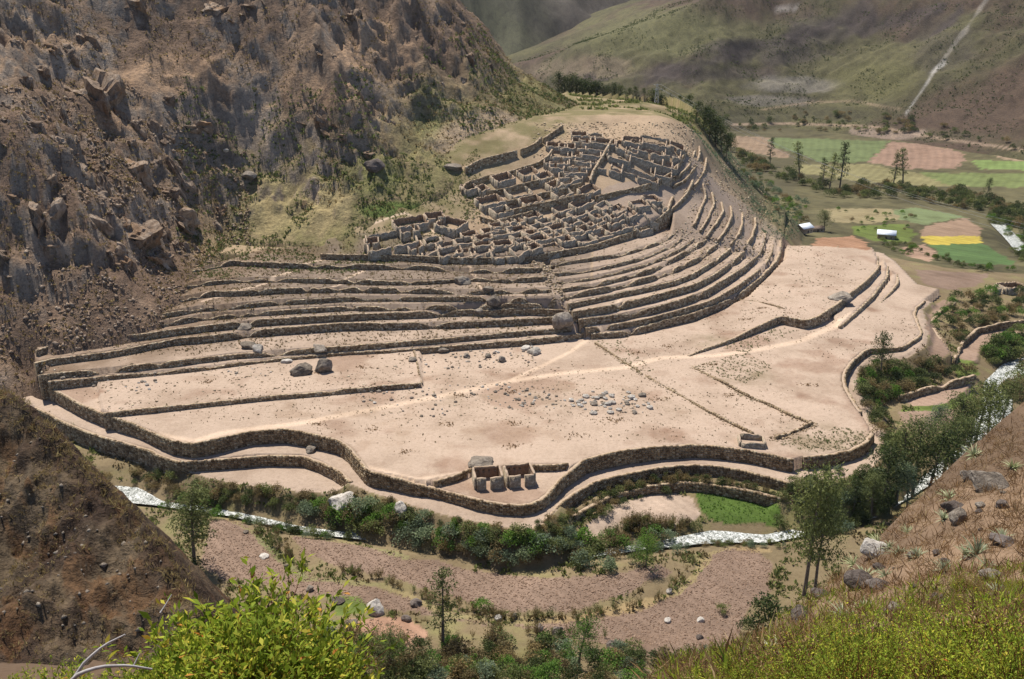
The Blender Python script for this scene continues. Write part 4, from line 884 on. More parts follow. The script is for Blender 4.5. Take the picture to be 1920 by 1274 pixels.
for i, (x, y, w, d, rot, lab, kw) in enumerate([
    (770,425,13,7,24,"large ruined house with niched back wall left of the path", dict(doors=(0,))),
    (846,428,10,9,-30,"ruined house standing cornerwise beside the path up to the grass", dict(doors=(3,))),
    (815,414,7,5,20,"small ruin behind the two large houses at the settlement's left end", {}),
    (768,440,7,5,20,"small roofless room below the large niched house", {}),
    (735,459,19,11,14,"wide walled court at the left end of the settlement", dict(doors=(0, 3), niches=False)),
    (697,462,5,4,10,"tiny ruined hut left of the wide walled court", {}),
    (779,470,5,4,25,"small rounded ruin between the court and the lower houses", {})]):
    q = hit(x, y + 3); ruin(q[0], q[1], w, d, rot, 3.0, lab, None, seed=200 + i, **kw)
# the two houses on the front terrace and the small ruin at the right
for i, (fl, fr, lab) in enumerate([((891,920), (944,916), "left of the two roofless houses on the front terrace"), ((952,916), (1004,911), "right of the two roofless houses on the front terrace")]):
    A = np.array(up(*fl, COURT)); B = np.array(up(*fr, COURT)); u = (B - A) / np.linalg.norm(B - A); n_ = np.array((-u[1], u[0])); c = (A + B) / 2 + n_ * 3.1
    ruin(c[0], c[1], np.linalg.norm(B - A) - .9, 5.4, math.degrees(math.atan2(u[1], u[0])), 3.3, lab, None, doors=(0,), seed=300 + i, rag=.12, zfix=COURT - .05)
q = hit(1409, 832); ruin(q[0], q[1], 6, 4.6, -8, 1.5, "small roofless ruin near the right end of the front wall", None, doors=(), seed=310, rag=.2, niches=False)
# walls between the blocks of the settlement
def town_wall(L, h, label, over=0., side=1, lift=True):
    P = []
    for x, y in L:
        q = hit(x, y); P.append((q[0], q[1], q[2] + h))
    P = ribbon_pts(np.array(P), 2.5); o = wall_mesh("stone_wall", P, P[:, 2] - h - .6, side, thick=.9, course=.7, slen=1.1, rag=.2); tag(o, label, "wall", None, "thing")
town_wall([(1117,380),(1150,372),(1191,363),(1230,352),(1258,335),(1278,312),(1288,290)], 2.4, "wall between the sandy plaza and the lower settlement block")
town_wall([(868,366),(875,354),(915,340),(960,330),(1010,314),(1028,302),(1037,290)], 2.2, "long wall between the upper left enclosures and the bare strip")
town_wall([(874,327),(905,313),(940,304),(970,296)], 3.0, "left piece of the wall along the uphill side of the bare strip")
town_wall([(977,294),(1000,284),(1016,270)], 3.0, "middle piece of the wall along the uphill side of the bare strip")
town_wall([(1020,270),(1038,256),(1056,245)], 2.5, "upper piece of the wall climbing beside the packed ruins")
town_wall([(948,413),(990,402),(1040,391),(1080,383),(1112,377)], 3.4, "high front wall under the upper left enclosures")
town_wall([(935,393),(975,383),(1015,373),(1060,364),(1090,355)], 2.6, "second cross wall through the upper left enclosures")
town_wall([(912,370),(950,363),(1000,351),(1040,343)], 2.4, "third cross wall through the upper left enclosures")
town_wall([(1108,352),(1113,335),(1122,318),(1136,295),(1148,275)], 3.0, "tall wall beside the street between the upper blocks")
town_wall([(900,415),(930,425),(960,416),(1000,405)], 2.0, "rough wall behind the left half of the lower block")
town_wall([(1236,420),(1262,400),(1288,370),(1300,345)], 1.6, "curved wall below the right end of the settlement")
town_wall([(1250,345),(1275,335),(1292,318),(1304,290)], 1.8, "stepped wall right of the upper right block")
for L, lab in [([(1397,472),(1410,452),(1417,432),(1417,414)], "curved wall climbing nearest the rim of the right terraces"), ([(1371,466),(1386,446),(1394,425),(1393,405)], "second curved wall from the rim climbing the stony flank"), ([(1347,457),(1363,435),(1372,412),(1371,392)], "third curved wall from the rim climbing the stony flank"),
    ([(1326,450),(1344,425),(1356,402),(1354,385)], "fourth curved wall from the rim climbing the stony flank"), ([(1314,438),(1329,412),(1340,388),(1336,368)], "fifth curved wall from the rim climbing the stony flank"), ([(1302,428),(1315,400),(1325,375),(1320,352)], "sixth curved wall from the rim, just under the settlement wall"),
    ([(1262,356),(1285,343),(1303,322),(1312,298),(1313,280)], "lower curved wall round the settlement's right end"), ([(1285,368),(1308,350),(1322,325),(1326,302)], "broken curved wall below the settlement's right end")]:
    town_wall(L, 1.5, lab)
# ------------------------------------------------------------------ boulders and stones
def m_rock(name, a, b_, c_):
    m, nt, b = mat(name); p = nt.nodes.new("ShaderNodeTexCoord").outputs["Object"]
    oi = nt.nodes.new("ShaderNodeObjectInfo")
    n = noise(nt, p, 2.2, 6, .72, .8); n2 = noise(nt, p, 9, 3, .7)
    c = ramp(nt, n, [(.3, a), (.5, b_), (.7, c_)])
    c = mixc(nt, 1, c, ramp(nt, n2, [(.3, (.7, .7, .7)), (.6, (1.1, 1.1, 1.1))]), 'MULTIPLY')
    c = mixc(nt, 1, c, ramp(nt, oi.outputs["Random"], [(0, (.72, .70, .68)), (1, (1.2, 1.2, 1.2))]), 'MULTIPLY')
    nt.links.new(c, b.inputs["Base Color"]); bump(nt, b, n, .8, .25); return m
M_ROCK = m_rock("grey_boulder", (.11, .088, .068), (.22, .188, .152), (.36, .32, .27))
M_PALE = m_rock("pale_boulder", (.27, .24, .205), (.44, .41, .365), (.6, .57, .52))
M_DROCK = m_rock("dark_boulder", (.07, .055, .048), (.14, .115, .10), (.22, .19, .17))
def boulder_mesh(name, seed, sub=3, mat_=None, cuts=7, flat=.75):
    bm = bmesh.new(); bmesh.ops.create_icosphere(bm, subdivisions=sub, radius=1); r = np.random.default_rng(seed)
    V = np.array([v.co for v in bm.verts])
    for _ in range(cuts):
        n = r.normal(0, 1, 3); n /= np.linalg.norm(n); d = r.uniform(.55, .85); k = V @ n - d; V = V - np.outer(np.maximum(k, 0), n) * .92
    nrm = V / np.linalg.norm(V, axis=1)[:, None]
    V = V + nrm * (vn3(V * 1.7 + seed * 3.1, seed) * .14 + vn3(V * 4.5 + seed, seed + 1) * .06 + vn3(V * 10 + seed, seed + 2) * .025)[:, None]
    V[:, 2] *= flat
    for v, c in zip(bm.verts, V): v.co = c
    me = bpy.data.meshes.new(name); bm.to_mesh(me); bm.free(); me.materials.append(mat_); return me
ROCKS = {}
for key, m_ in (("g", M_ROCK), ("p", M_PALE), ("d", M_DROCK)):
    ROCKS[key] = [boulder_mesh("boulder", 11 * i + ord(key), 3, m_, flat=(.7, .9, .6, .8)[i]) for i in range(4)]
    ROCKS[key + "s"] = [boulder_mesh("stone", 17 * i + ord(key), 1, m_, 4, .7) for i in range(4)]
def put_rock(px, py, wpx, hpx, kind, label, group=None, name="boulder", near=False, v=None, rz=None, sink=.36):
    q = hit(px, py, near)
    if q is None: return None
    sl = math.hypot(q[1], HC - q[2], q[0]); m = sl / FPX; w = wpx * m / 2; h = hpx * m / 2
    L = ROCKS[kind]; v = random.randrange(len(L)) if v is None else v
    o = bpy.data.objects.new(name, L[v]); o.scale = (w * 1.1, w * random.uniform(.8, 1.1), max(h * 1.25, w * .4)); o.rotation_euler = (random.uniform(-.2, .2), random.uniform(-.2, .2), random.uniform(0, 6.3) if rz is None else rz)
    o.location = (q[0], q[1], q[2] + o.scale[2] * .7 * (1 - sink * 1.6)); link(o); tag(o, label, "boulder" if name == "boulder" else "stone", group, "thing"); return o
for a in [
 (605,696,36,34,"g","grey angular boulder on the left plain, right of its leaning neighbour"),
 (566,700,40,26,"g","pale-topped leaning boulder on the left plain beside the grey angular one"),
 (537,680,22,12,"p","small pale block touching the terrace wall near the two left plain boulders"),
 (1055,618,40,48,"g","very large grey boulder standing across the terrace walls beside the gully"),
 (864,532,34,26,"g","rounded boulder in the upper terraces under the settlement"),
 (917,546,22,15,"g","smaller boulder below and right of the rounded terrace boulder"),
 (926,573,34,20,"g","flat grey boulder leaning on the middle terrace wall"),
 (899,590,20,14,"g","dark boulder sitting on the terrace tread left of the flat leaning one"),
 (645,952,66,54,"p","big pale grey boulder at the edge of the river slope"),
 (751,965,26,44,"p","upright whitish rock above the riverside bushes"),
 (704,1148,34,32,"p","white block on the near field beside the grass patch"),
 (833,660,24,16,"g","rounded grey boulder below the lowest terrace wall"),
 (875,670,14,11,"g","squat stone between the boulders below the terrace wall"),
 (915,670,14,12,"g","dark rounded stone left of the tall stone on the plain"),
 (941,678,15,18,"g","tall stone standing on the plain below the terrace wall"),
 (1002,663,26,16,"p","pale split boulder on the plain below the big gully boulder"),
 (985,655,20,9,"p","flat pale rock just left of the pale split boulder"),
 (773,677,18,11,"g","grey stone lying on the short edge wall of the stepped field"),
 (465,652,34,16,"g","grey slab on the second tread of the left terraces"),
 (484,657,26,16,"p","pale tilted slab right of the grey slab on the left terraces"),
 (600,656,30,14,"g","flat grey rock resting against the left terrace wall"),
 (458,617,26,11,"g","low flat rock on a higher tread of the left terraces"),
 (852,318,36,18,"g","grey boulder at the corner of the bare strip above the settlement"),
 (465,333,30,14,"g","flat pale rock lying on the grass under the crags"),
 (425,290,9,8,"p","small white rock high on the dark crag foot"),
 (703,318,36,26,"d","overhanging dark rock above the cave on the grassy slope"),
 (1575,560,40,12,"g","flat heap of grey rock at the edge of the upper right field"),
 (905,872,52,10,"g","flat oval rock slab beside the two roofless houses"),
 (582,1108,14,18,"g","rounded stone at the edge of the near left field"),
 (462,1000,12,9,"g","pale stone on the grassy field edge near the leafy tree"),
 (495,1046,18,8,"p","flat stone lying on the near left field"),
 (537,1068,12,16,"g","round grey stone on the near left field edge"),
 (635,1130,26,10,"d","dark flat rock beside the grass patch"),
 (1252,1168,14,11,"p","white stone on the near right field"),
 (1314,1165,14,10,"p","white stone on the near right field close to the dark bush"),
 (1312,1198,14,10,"d","dark stone low on the near right field"),
 (1255,1112,12,14,"p","pale stones on the grassy bank of the near right field"),
 (935,1163,14,12,"p","whitish stone on the bank between the two near fields"),
 (965,1160,14,12,"d","dark stone on the bank between the two near fields"),
 (1140,1062,18,20,"g","round pale boulder in the bushes above the long field"),
 (660,1173,22,12,"g","pile of pale stones at the near left field corner"),
 (762,1165,18,12,"d","dark rock left of the thin tall tree"),
 (780,1135,20,16,"d","dark lump of rock beside the long field corner"),
 (1010,1185,20,16,"d","dark boulder among the bushes at the bottom middle"),
 (1045,1188,22,24,"d","brown boulder beside the green tree at the bottom"),
 (1150,1215,26,20,"d","low brown rock at the lower edge of the near right field"),
 (953,918,1,1,"g","")]:
    if a[5]: put_rock(*a)
def scatter_px(n, poly, seed, dens=None):
    r = np.random.default_rng(seed); P = np.array(poly, float); out = []
    while len(out) < n:
        x = r.uniform(P[:, 0].min(), P[:, 0].max(), 64); y = r.uniform(P[:, 1].min(), P[:, 1].max(), 64); m = inpoly(x, y, poly)
        out += list(zip(x[m], y[m]))
    return out[:n]
GS = "stones scattered on the plain"
for n, poly, kinds, s0, s1, lab in [
 (75, [(1050,756),(1110,736),(1180,732),(1245,762),(1225,776),(1110,778)], ("ps", "ps", "gs"), 5, 17, "pale stone in the densest stone heap right of the plain's middle"),
 (80, [(870,725),(960,720),(1060,735),(1060,765),(960,770),(880,750)], ("gs", "ps", "gs"), 4, 10, "grey stone in the loose scatter in the middle of the plain"),
 (62, [(780,665),(1010,650),(1020,680),(820,700),(790,700)], ("gs", "ds", "ps"), 4, 8, "small stone on the plain below the lowest terrace wall"),
 (45, [(640,735),(860,720),(850,790),(700,770)], ("gs", "ps", "ds"), 4, 11, "stone beside the footpath left of the plain's middle"),
 (24, [(115,715),(300,700),(290,735),(140,735)], ("gs", "ps"), 4, 10, "stone at the far left end of the stepped field"),
 (19, [(420,695),(560,685),(560,705),(430,715)], ("ps", "gs"), 3, 8, "stone in front of the lowest wall on the left plain")]:
    for x, y in scatter_px(n, poly, int(poly[0][0]) + n):
        w = s0 + (s1 - s0) * random.random() ** 2.2; put_rock(x, y, w, w * .8, random.choice(kinds), lab, GS, "stone", sink=.48)

# rubble that nobody could count: fallen stones on treads, in the gully and along the walls; crumbs on the plain
def blob_stuff(name, pts, sizes, material, seed=0, fl=.7):
    r = np.random.default_rng(seed); n = len(pts)
    b = np.array([[1, 0, 0], [0, 1, 0], [-1, 0, 0], [0, -1, 0], [0, 0, 1], [0, 0, -1]], float); F = np.array([[0, 1, 4], [1, 2, 4], [2, 3, 4], [3, 0, 4], [1, 0, 5], [2, 1, 5], [3, 2, 5], [0, 3, 5]])
    a = r.uniform(0, 6.28, n); V = b[None] * r.uniform(.55, 1.3, (n, 6, 1)) + r.normal(0, .15, (n, 6, 3)); c, s = np.cos(a)[:, None], np.sin(a)[:, None]
    X = V[..., 0] * c - V[..., 1] * s; Y = V[..., 0] * s + V[..., 1] * c; V = np.stack([X, Y, V[..., 2] * fl], -1) * np.asarray(sizes)[:, None, None] + np.asarray(pts)[:, None]
    o = obj_np(name, V.reshape(-1, 3), (F[None] + 6 * np.arange(n)[:, None, None]).reshape(-1, 3), material); return o
r_ = np.random.default_rng(99)
def band_pts(n, f, seed):
    r = np.random.default_rng(seed); X = r.uniform(-170, 160, n); Y = r.uniform(225, 470, n); Z = RG(X, Y); k = f(X, Y, Z); return np.c_[X, Y, Z][k]
def on_tread(X, Y, Z):
    return inpoly(X, Y, PLAIN_POLY) & (Z > 1.0) & (Z < 20.5) & (mount_d(X, Y) < 0) & (fbm(X, Y, 9, 2, 15) > -.05 - .03 * Z)
p = band_pts(26000, on_tread, 5); sz = .12 + .5 * r_.random(len(p)) ** 3
tag(blob_stuff("terrace_rubble", p, sz, M_STONE, 5), "fallen stones strewn over the terrace treads", "rubble", kind="stuff")
p = np.array([(x, y) for x, y in zip(r_.uniform(5, 50, 9000), r_.uniform(270, 375, 9000))]); m_ = inpoly(p[:, 0], p[:, 1], np.array(GULLY_POLY)); p = p[m_][:1500]
tag(blob_stuff("gully_rubble", np.c_[p, RG(p[:, 0], p[:, 1])], .15 + .75 * r_.random(len(p)) ** 2.5, M_STONE, 6), "collapsed stones filling the gully through the terraces", "rubble", kind="stuff")
p = band_pts(24000, lambda X, Y, Z: inpoly(X, Y, PLAIN_POLY) & (Z < 1.3) & (fbm(X, Y, 20, 3, 16) > .1), 8); sz = .06 + .2 * r_.random(len(p)) ** 3
tag(blob_stuff("pebbles", p, sz, M_STONE, 7), "pebbles and crumbs scattered over the sandy plain", "pebbles", kind="stuff")
P_ = [hit(x, y) for x, y in scatter_px(900, [(650,740),(780,665),(1000,650),(1060,700),(1230,745),(1240,775),(1100,800),(900,790),(700,790)], 71)]
tag(blob_stuff("plain_rubble", [q for q in P_ if q], .12 + .42 * r_.random(len([q for q in P_ if q])) ** 2.5, M_STONE, 10), "small rubble strewn over the middle of the plain", "rubble", kind="stuff")
pp = [RIDGES[0], RIDGES[1], RIDGES[2]]; q_ = np.concatenate([L[r_.integers(0, len(L), 420)][:, :2] + r_.normal(0, .8, (420, 2)) for L in pp])
tag(blob_stuff("field_wall_rubble", np.c_[q_, RG(q_[:, 0], q_[:, 1])], .12 + .4 * r_.random(len(q_)) ** 2, M_DARKSTONE, 12), "collapsed stones along the low field walls", "rubble", kind="stuff")
m_, nt_, b_ = mat("soil_clods"); g_ = nt_.nodes.new("ShaderNodeNewGeometry"); nt_.links.new(ramp(nt_, g_.outputs["Random Per Island"], [(0, (.17, .11, .075)), (.6, (.25, .167, .115)), (1, (.34, .245, .18))]), b_.inputs["Base Color"])
X = r_.uniform(-110, 90, 90000); Y = r_.uniform(140, 215, 90000); k = np.zeros(len(X), bool)
for c, L in FIELDS[:3]: k |= inpoly(X, Y, fieldpoly(L))
p = np.c_[X, Y, RG(X, Y)][k][:13000]; tag(blob_stuff("field_clods", p, .09 + .2 * r_.random(len(p)) ** 1.5, m_, 13, .8), "clods of earth over the ploughed near fields", "soil", kind="stuff")
# stony slope between the settlement and the right rim
p = np.c_[r_.uniform(-60, 190, 60000), r_.uniform(300, 560, 60000)]; Z = RG(p[:, 0], p[:, 1]); px_, py_ = proj(p[:, 0], p[:, 1], Z)
m_ = ((px_ > 1240) & (px_ < 1450) & (py_ < 490) & (py_ > 300) & (fbm(p[:, 0], p[:, 1], 10, 2, 17) > -.2)) | ((px_ > 870) & (px_ < 950) & (py_ > 370) & (py_ < 425)) | ((px_ > 1000) & (px_ < 1300) & (py_ > 230) & (py_ < 300))
p = p[m_][:7000]; tag(blob_stuff("slope_rubble", np.c_[p, RG(p[:, 0], p[:, 1])], .15 + .7 * r_.random(len(p)) ** 3, M_STONE, 8), "loose stones on the slope round the ruined settlement", "rubble", kind="stuff")

# rock outcrops: pieces of the mountain
def m_crag():
    m, nt, b = mat("crag_rock"); p = pos(nt); q = vmul(nt, p, (1., .6, .35)); g = nt.nodes.new("ShaderNodeObjectInfo")
    n = noise(nt, q, .35, 6, .75, .8); n2 = noise(nt, p, 1.6, 4, .7); n3 = noise(nt, p, .12, 3, .6)
    c = ramp(nt, n, [(.32, (.13, .085, .055)), (.48, (.26, .195, .145)), (.66, (.42, .35, .285))])
    c = mixc(nt, ramp(nt, n3, [(.52, (0, 0, 0)), (.66, (.6, .6, .6))]), c, (.29, .165, .08)); c = mixc(nt, 1, c, ramp(nt, n2, [(.3, (.6, .6, .6)), (.65, (1.15, 1.15, 1.15))]), 'MULTIPLY')
    c = mixc(nt, 1, c, ramp(nt, g.outputs["Random"], [(0, (.8, .76, .72)), (1, (1.12, 1.1, 1.06))]), 'MULTIPLY')
    nt.links.new(c, b.inputs["Base Color"]); bump(nt, b, n, 1., 1.0); return m
def crag_mesh(seed):
    """slabby, sharp-edged outcrop: parallel rock blades cut by joints"""
    bm = bmesh.new(); bmesh.ops.create_icosphere(bm, subdivisions=4, radius=1); r = np.random.default_rng(seed); V = np.array([v.co for v in bm.verts]); V[:, 0] *= .75
    st = np.array([.93, .12, .36]) + r.normal(0, .1, 3); st /= np.linalg.norm(st); u = V @ st                          # bedding planes
    q = u * 4.5 + vn3(V * 1.5 + seed, seed) * .8; fr = q - np.floor(q); lay = hsh(np.floor(q).astype(np.int64), np.zeros(len(q), np.int64) + seed, 0, 3)
    for _ in range(14):
        n = r.normal(0, 1, 3); n /= np.linalg.norm(n); d = r.uniform(.45, .8); V = V - np.outer(np.maximum(V @ n - d, 0), n)
    nrm = V / (np.linalg.norm(V, axis=1)[:, None] + 1e-6); crack = np.where((fr < .09) | (fr > .91), -.16, 0.)
    V = V * (1 + (lay - .5) * .42 + crack + vn3(V * 3.3 + seed, seed + 5) * .10 + np.abs(vn3(V * 8 + seed, seed + 6)) * .07)[:, None]
    for v, c in zip(bm.verts, V): v.co = c
    me = bpy.data.meshes.new("outcrop"); bm.to_mesh(me); bm.free(); me.materials.append(M_CRAG); return me
M_CRAG = m_crag(); CRAG = [crag_mesh(900 + 7 * i) for i in range(6)]
def crag(px, py, w, h):
    q = hit(px, py)
    if q is None or mount_d(np.array([q[0]]), np.array([q[1]]))[0] < 2: return
    m = math.hypot(q[1], HC - q[2], q[0]) / FPX; o = bpy.data.objects.new("outcrop", random.choice(CRAG)); o.scale = (w * m * .62, w * m * .7, h * m * .7)
    o.rotation_euler = (random.uniform(-.7, -.3), random.uniform(-.55, .0), random.uniform(.1, .9)); o.location = (q[0] - .12 * w * m, q[1] + .5 * w * m, q[2] - .16 * h * m); link(o, mountain)
for a in [(160,190,110,150),(110,330,90,120),(40,290,90,140),(230,260,80,100),(300,270,60,90),(250,330,70,80),(350,250,80,60),(60,420,100,120),(130,470,130,100),(250,460,110,80),(20,500,80,110),(180,380,90,90),(320,350,90,90),(410,30,70,80),(450,60,70,60),(240,20,60,70),(500,20,80,60),(570,240,55,75),(620,230,55,65),(540,200,45,55),(680,200,35,55),(730,240,32,42),(700,295,55,45),(800,130,50,50),(880,120,40,50),(720,70,50,50),(870,160,40,40),(660,40,50,45),(330,430,80,55),(390,380,60,55),(290,500,70,45)]: crag(*a)
for x, y in scatter_px(120, [(0,140),(120,90),(260,180),(420,210),(560,180),(660,190),(640,280),(520,290),(440,320),(430,430),(330,500),(200,560),(60,600),(0,640)], 61):
    w = random.uniform(12, 46); crag(x, y, w, w * random.uniform(.9, 1.7))
for x, y in scatter_px(45, [(0,0),(860,0),(1000,150),(900,200),(700,150),(400,100),(200,110),(0,140)], 62):
    w = random.uniform(8, 30); crag(x, y, w, w * random.uniform(.9, 1.6))
r3 = np.random.default_rng(5); X = r3.uniform(-125, -10, 20000); Y = r3.uniform(70, 150, 20000); k = inpoly(X, Y, BANK_POLY) & (fbm(X, Y, 6, 3, 115) > .0); p = np.c_[X, Y, RB(X, Y)][k][:1300]
tag(blob_stuff("bank_stones", p, .08 + .5 * r3.random(len(p)) ** 4, M_ROCK, 9), "small stones bedded in the dark earth bank", "stones", kind="stuff")
X = r3.uniform(-190, -60, 60000); Y = r3.uniform(245, 400, 60000); d_ = mount_d(X, Y); Z = z_mount(X, Y); px_, py_ = proj(X, Y, Z); k = (d_ > -3) & (d_ < 70) & (px_ > -60) & (px_ < 470) & (fbm(X, Y, 12, 3, 116) > -.1 + d_ * .004); p = np.c_[X, Y, Z][k][:5200]
tag(blob_stuff("scree", p, .15 + .95 * r3.random(len(p)) ** 3.5, M_CRAG, 15, .8), "scree and fallen blocks on the foot of the rocky mountain", "scree", kind="stuff")
# ------------------------------------------------------------------ plants
def m_leaf(name, stops, trans=.4):
    m, nt, b = mat(name, .75, .15); g = nt.nodes.new("ShaderNodeNewGeometry"); oi = nt.nodes.new("ShaderNodeObjectInfo")
    c = ramp(nt, g.outputs["Random Per Island"], stops)
    c = mixc(nt, 1, c, ramp(nt, oi.outputs["Random"], [(0, (.72, .76, .75)), (.5, (1, 1, 1)), (1, (1.22, 1.2, 1.05))]), 'MULTIPLY')
    nt.links.new(c, b.inputs["Base Color"])
    t = nt.nodes.new("ShaderNodeBsdfTranslucent"); nt.links.new(c, t.inputs[0]); mx = nt.nodes.new("ShaderNodeMixShader"); mx.inputs[0].default_value = trans
    nt.links.new(b.outputs[0], mx.inputs[1]); nt.links.new(t.outputs[0], mx.inputs[2]); nt.links.new(mx.outputs[0], nt.nodes["Material Output"].inputs[0]); return m
LM = {
 "olive": m_leaf("olive_leaves", [(0, (0.082, 0.100, 0.032)), (.5, (0.154, 0.180, 0.064)), (1, (0.252, 0.278, 0.108))]),
 "green": m_leaf("green_leaves", [(0, (0.058, 0.123, 0.022)), (.5, (0.109, 0.210, 0.036)), (1, (0.189, 0.304, 0.065))]),
 "grey": m_leaf("greygreen_leaves", [(0, (0.101, 0.144, 0.085)), (.5, (0.186, 0.236, 0.144)), (1, (0.288, 0.346, 0.220))]),
 "brown": m_leaf("dry_leaves", [(0, (0.119, 0.086, 0.043)), (.5, (0.212, 0.159, 0.079)), (1, (0.317, 0.259, 0.129))]),
 "dark": m_leaf("dark_leaves", [(0, (0.035, 0.054, 0.019)), (.5, (0.072, 0.096, 0.035)), (1, (0.136, 0.160, 0.064))]),
 "lime": m_leaf("lime_leaves", [(0, (0.120, 0.186, 0.018)), (.35, (0.228, 0.310, 0.030)), (.75, (0.388, 0.447, 0.052)), (.93, (0.561, 0.521, 0.075)), (.97, (0.669, 0.521, 0.075)), (1, (0.468, 0.074, 0.045))], .4),
 "yellow": m_leaf("yellowgreen_leaves", [(0, (0.158, 0.226, 0.028)), (.4, (0.263, 0.360, 0.041)), (.8, (0.434, 0.510, 0.068)), (1, (0.656, 0.630, 0.068))], .4),
 "straw": m_leaf("straw_blades", [(0, (.11, .06, .028)), (.4, (.21, .12, .055)), (.8, (.33, .205, .095)), (1, (.5, .38, .21))], .3),
 "agave": m_leaf("bromeliad_leaves", [(0, (.17, .20, .11)), (.5, (.29, .32, .19)), (1, (.44, .46, .31))], .2)}
m_, nt_, b_ = mat("bark"); n_ = noise(nt_, nt_.nodes.new("ShaderNodeTexCoord").outputs["Object"], 3., 4, .7); nt_.links.new(ramp(nt_, n_, [(.3, (.10, .075, .055)), (.7, (.24, .20, .165))]), b_.inputs["Base Color"]); M_BARK = m_
m_, nt_, b_ = mat("dead_wood"); n_ = noise(nt_, nt_.nodes.new("ShaderNodeTexCoord").outputs["Object"], 6., 4, .7); nt_.links.new(ramp(nt_, n_, [(.3, (.28, .26, .25)), (.7, (.5, .48, .47))]), b_.inputs["Base Color"]); M_DEAD = m_
m_, nt_, b_ = mat("red_twig"); b_.inputs["Base Color"].default_value = (.19, .07, .035, 1); M_TWIG = m_

def leaf_cards(P, size, r, asp=.5, upb=.5, dirs=None, jit=.35):
    n = len(P); d = r.normal(0, 1, (n, 3)) if dirs is None else dirs + r.normal(0, jit, (n, 3)); d /= np.linalg.norm(d, axis=1)[:, None]
    nr = r.normal(0, 1, (n, 3)); nr[:, 2] += upb * 2; s = np.cross(d, nr); s /= np.linalg.norm(s, axis=1)[:, None] + 1e-9; up_ = np.cross(s, d)
    L = (size * r.uniform(.6, 1.3, n))[:, None]; w = L * asp * .5
    V = np.stack([P, P + d * L * .5 + s * w + up_ * L * .06, P + d * L - up_ * L * .08, P + d * L * .5 - s * w + up_ * L * .06], 1)
    F = (np.arange(n)[:, None] * 4 + np.array([0, 1, 2, 3])[None]); return V.reshape(-1, 3), F
def tube(path, rad, seg=6):
    P = np.array(path, float); n = len(P); t = np.gradient(P, axis=0); t /= np.linalg.norm(t, axis=1)[:, None] + 1e-9; ref = np.array([.31, .17, .93]) if abs(t[0, 2]) < .8 else np.array([1., .1, 0])
    a = np.cross(t, ref); a /= np.linalg.norm(a, axis=1)[:, None]; b = np.cross(t, a); k = np.linspace(0, 2 * np.pi, seg, endpoint=False); rad = np.broadcast_to(np.asarray(rad, float), (n,))
    V = P[:, None] + rad[:, None, None] * (np.cos(k)[None, :, None] * a[:, None] + np.sin(k)[None, :, None] * b[:, None])
    i = np.arange(n * seg).reshape(n, seg); j = np.roll(i, -1, 1); return V.reshape(-1, 3), np.stack([i[:-1], j[:-1], j[1:], i[1:]], -1).reshape(-1, 4)
class Acc:
    def __init__(s): s.V = []; s.F = []; s.n = 0
    def add(s, V, F): s.V.append(V); s.F.append(np.asarray(F) + s.n); s.n += len(V)
    def mesh(s, name, m): return mesh_np(name, np.concatenate(s.V), [np.concatenate(s.F)], m)
def bush_leaf_mesh(seed, key, n=700, size=.13, lobes=11, hz=1.15, tall=False):
    r = np.random.default_rng(seed); A = Acc(); c = r.normal(0, 1, (lobes, 3)); c /= np.linalg.norm(c, axis=1)[:, None]; c *= r.uniform(.35, .7, (lobes, 1)); c[:, 2] = np.abs(c[:, 2]) * hz + .35; rad = r.uniform(.28, .5, lobes)
    k = r.integers(0, lobes, n); d = r.normal(0, 1, (n, 3)); d /= np.linalg.norm(d, axis=1)[:, None]; d[:, 2] = np.where(d[:, 2] < -.3, -d[:, 2], d[:, 2])
    P = c[k] + d * (rad[k] * r.uniform(.55, 1.05, n))[:, None]; P[:, 2] = np.maximum(P[:, 2], .02)
    A.add(*leaf_cards(P, size, r, .62, .5, d * .7, .6)); return A.mesh("bush", LM[key])
def spire_mesh(seed, key, stems=16, n=22, size=.16):
    r = np.random.default_rng(seed); A = Acc()
    for _ in range(stems):
        b = np.r_[r.normal(0, .12, 2), 0]; t = np.r_[r.normal(0, .38, 2), r.uniform(.9, 1.9)]; f = r.uniform(.15, 1, n); P = b + (t - b) * f[:, None] + r.normal(0, .05, (n, 3))
        d = np.tile((t - b) / np.linalg.norm(t - b), (n, 1)); A.add(*leaf_cards(P, size, r, .4, .2, d, .5))
    return A.mesh("shrub", LM[key])
BUSH = {k: [bush_leaf_mesh(50 * i + sum(map(ord, k)), k) for i in range(4)] for k in ("olive", "green", "grey", "brown", "dark")}
SPIRE = {k: [spire_mesh(70 * i + sum(map(ord, k)), k) for i in range(3)] for k in ("brown", "olive")}
NAMES = {"olive": "olive", "green": "fresh green", "grey": "grey-green", "brown": "dry brown", "dark": "dark green"}
def put_plant(px, py, wpx, me, label, group, name, cat="bush", hz=1., near=False):
    q = hit(px, py, near)
    if q is None: return None
    m = math.hypot(q[1], HC - q[2], q[0]) / FPX; s = wpx * m / 2; o = bpy.data.objects.new(name, me); o.location = (q[0], q[1], q[2] - .06 * s)
    o.scale = (s * random.uniform(.85, 1.15), s * random.uniform(.85, 1.15), s * hz * random.uniform(.8, 1.15)); o.rotation_euler = (0, 0, random.uniform(0, 6.3)); link(o); tag(o, label, cat, group, "thing"); return o
def bush_band(n, poly, sizes, kinds, name, where, group, seed, hz=1.):
    for x, y in sorted(scatter_px(n, poly, seed), key=lambda q: q[1]):
        k = random.choice(kinds); put_plant(x, y, random.uniform(*sizes), random.choice(BUSH[k]), f"{NAMES[k]} bush {where}", group, name, hz=hz)
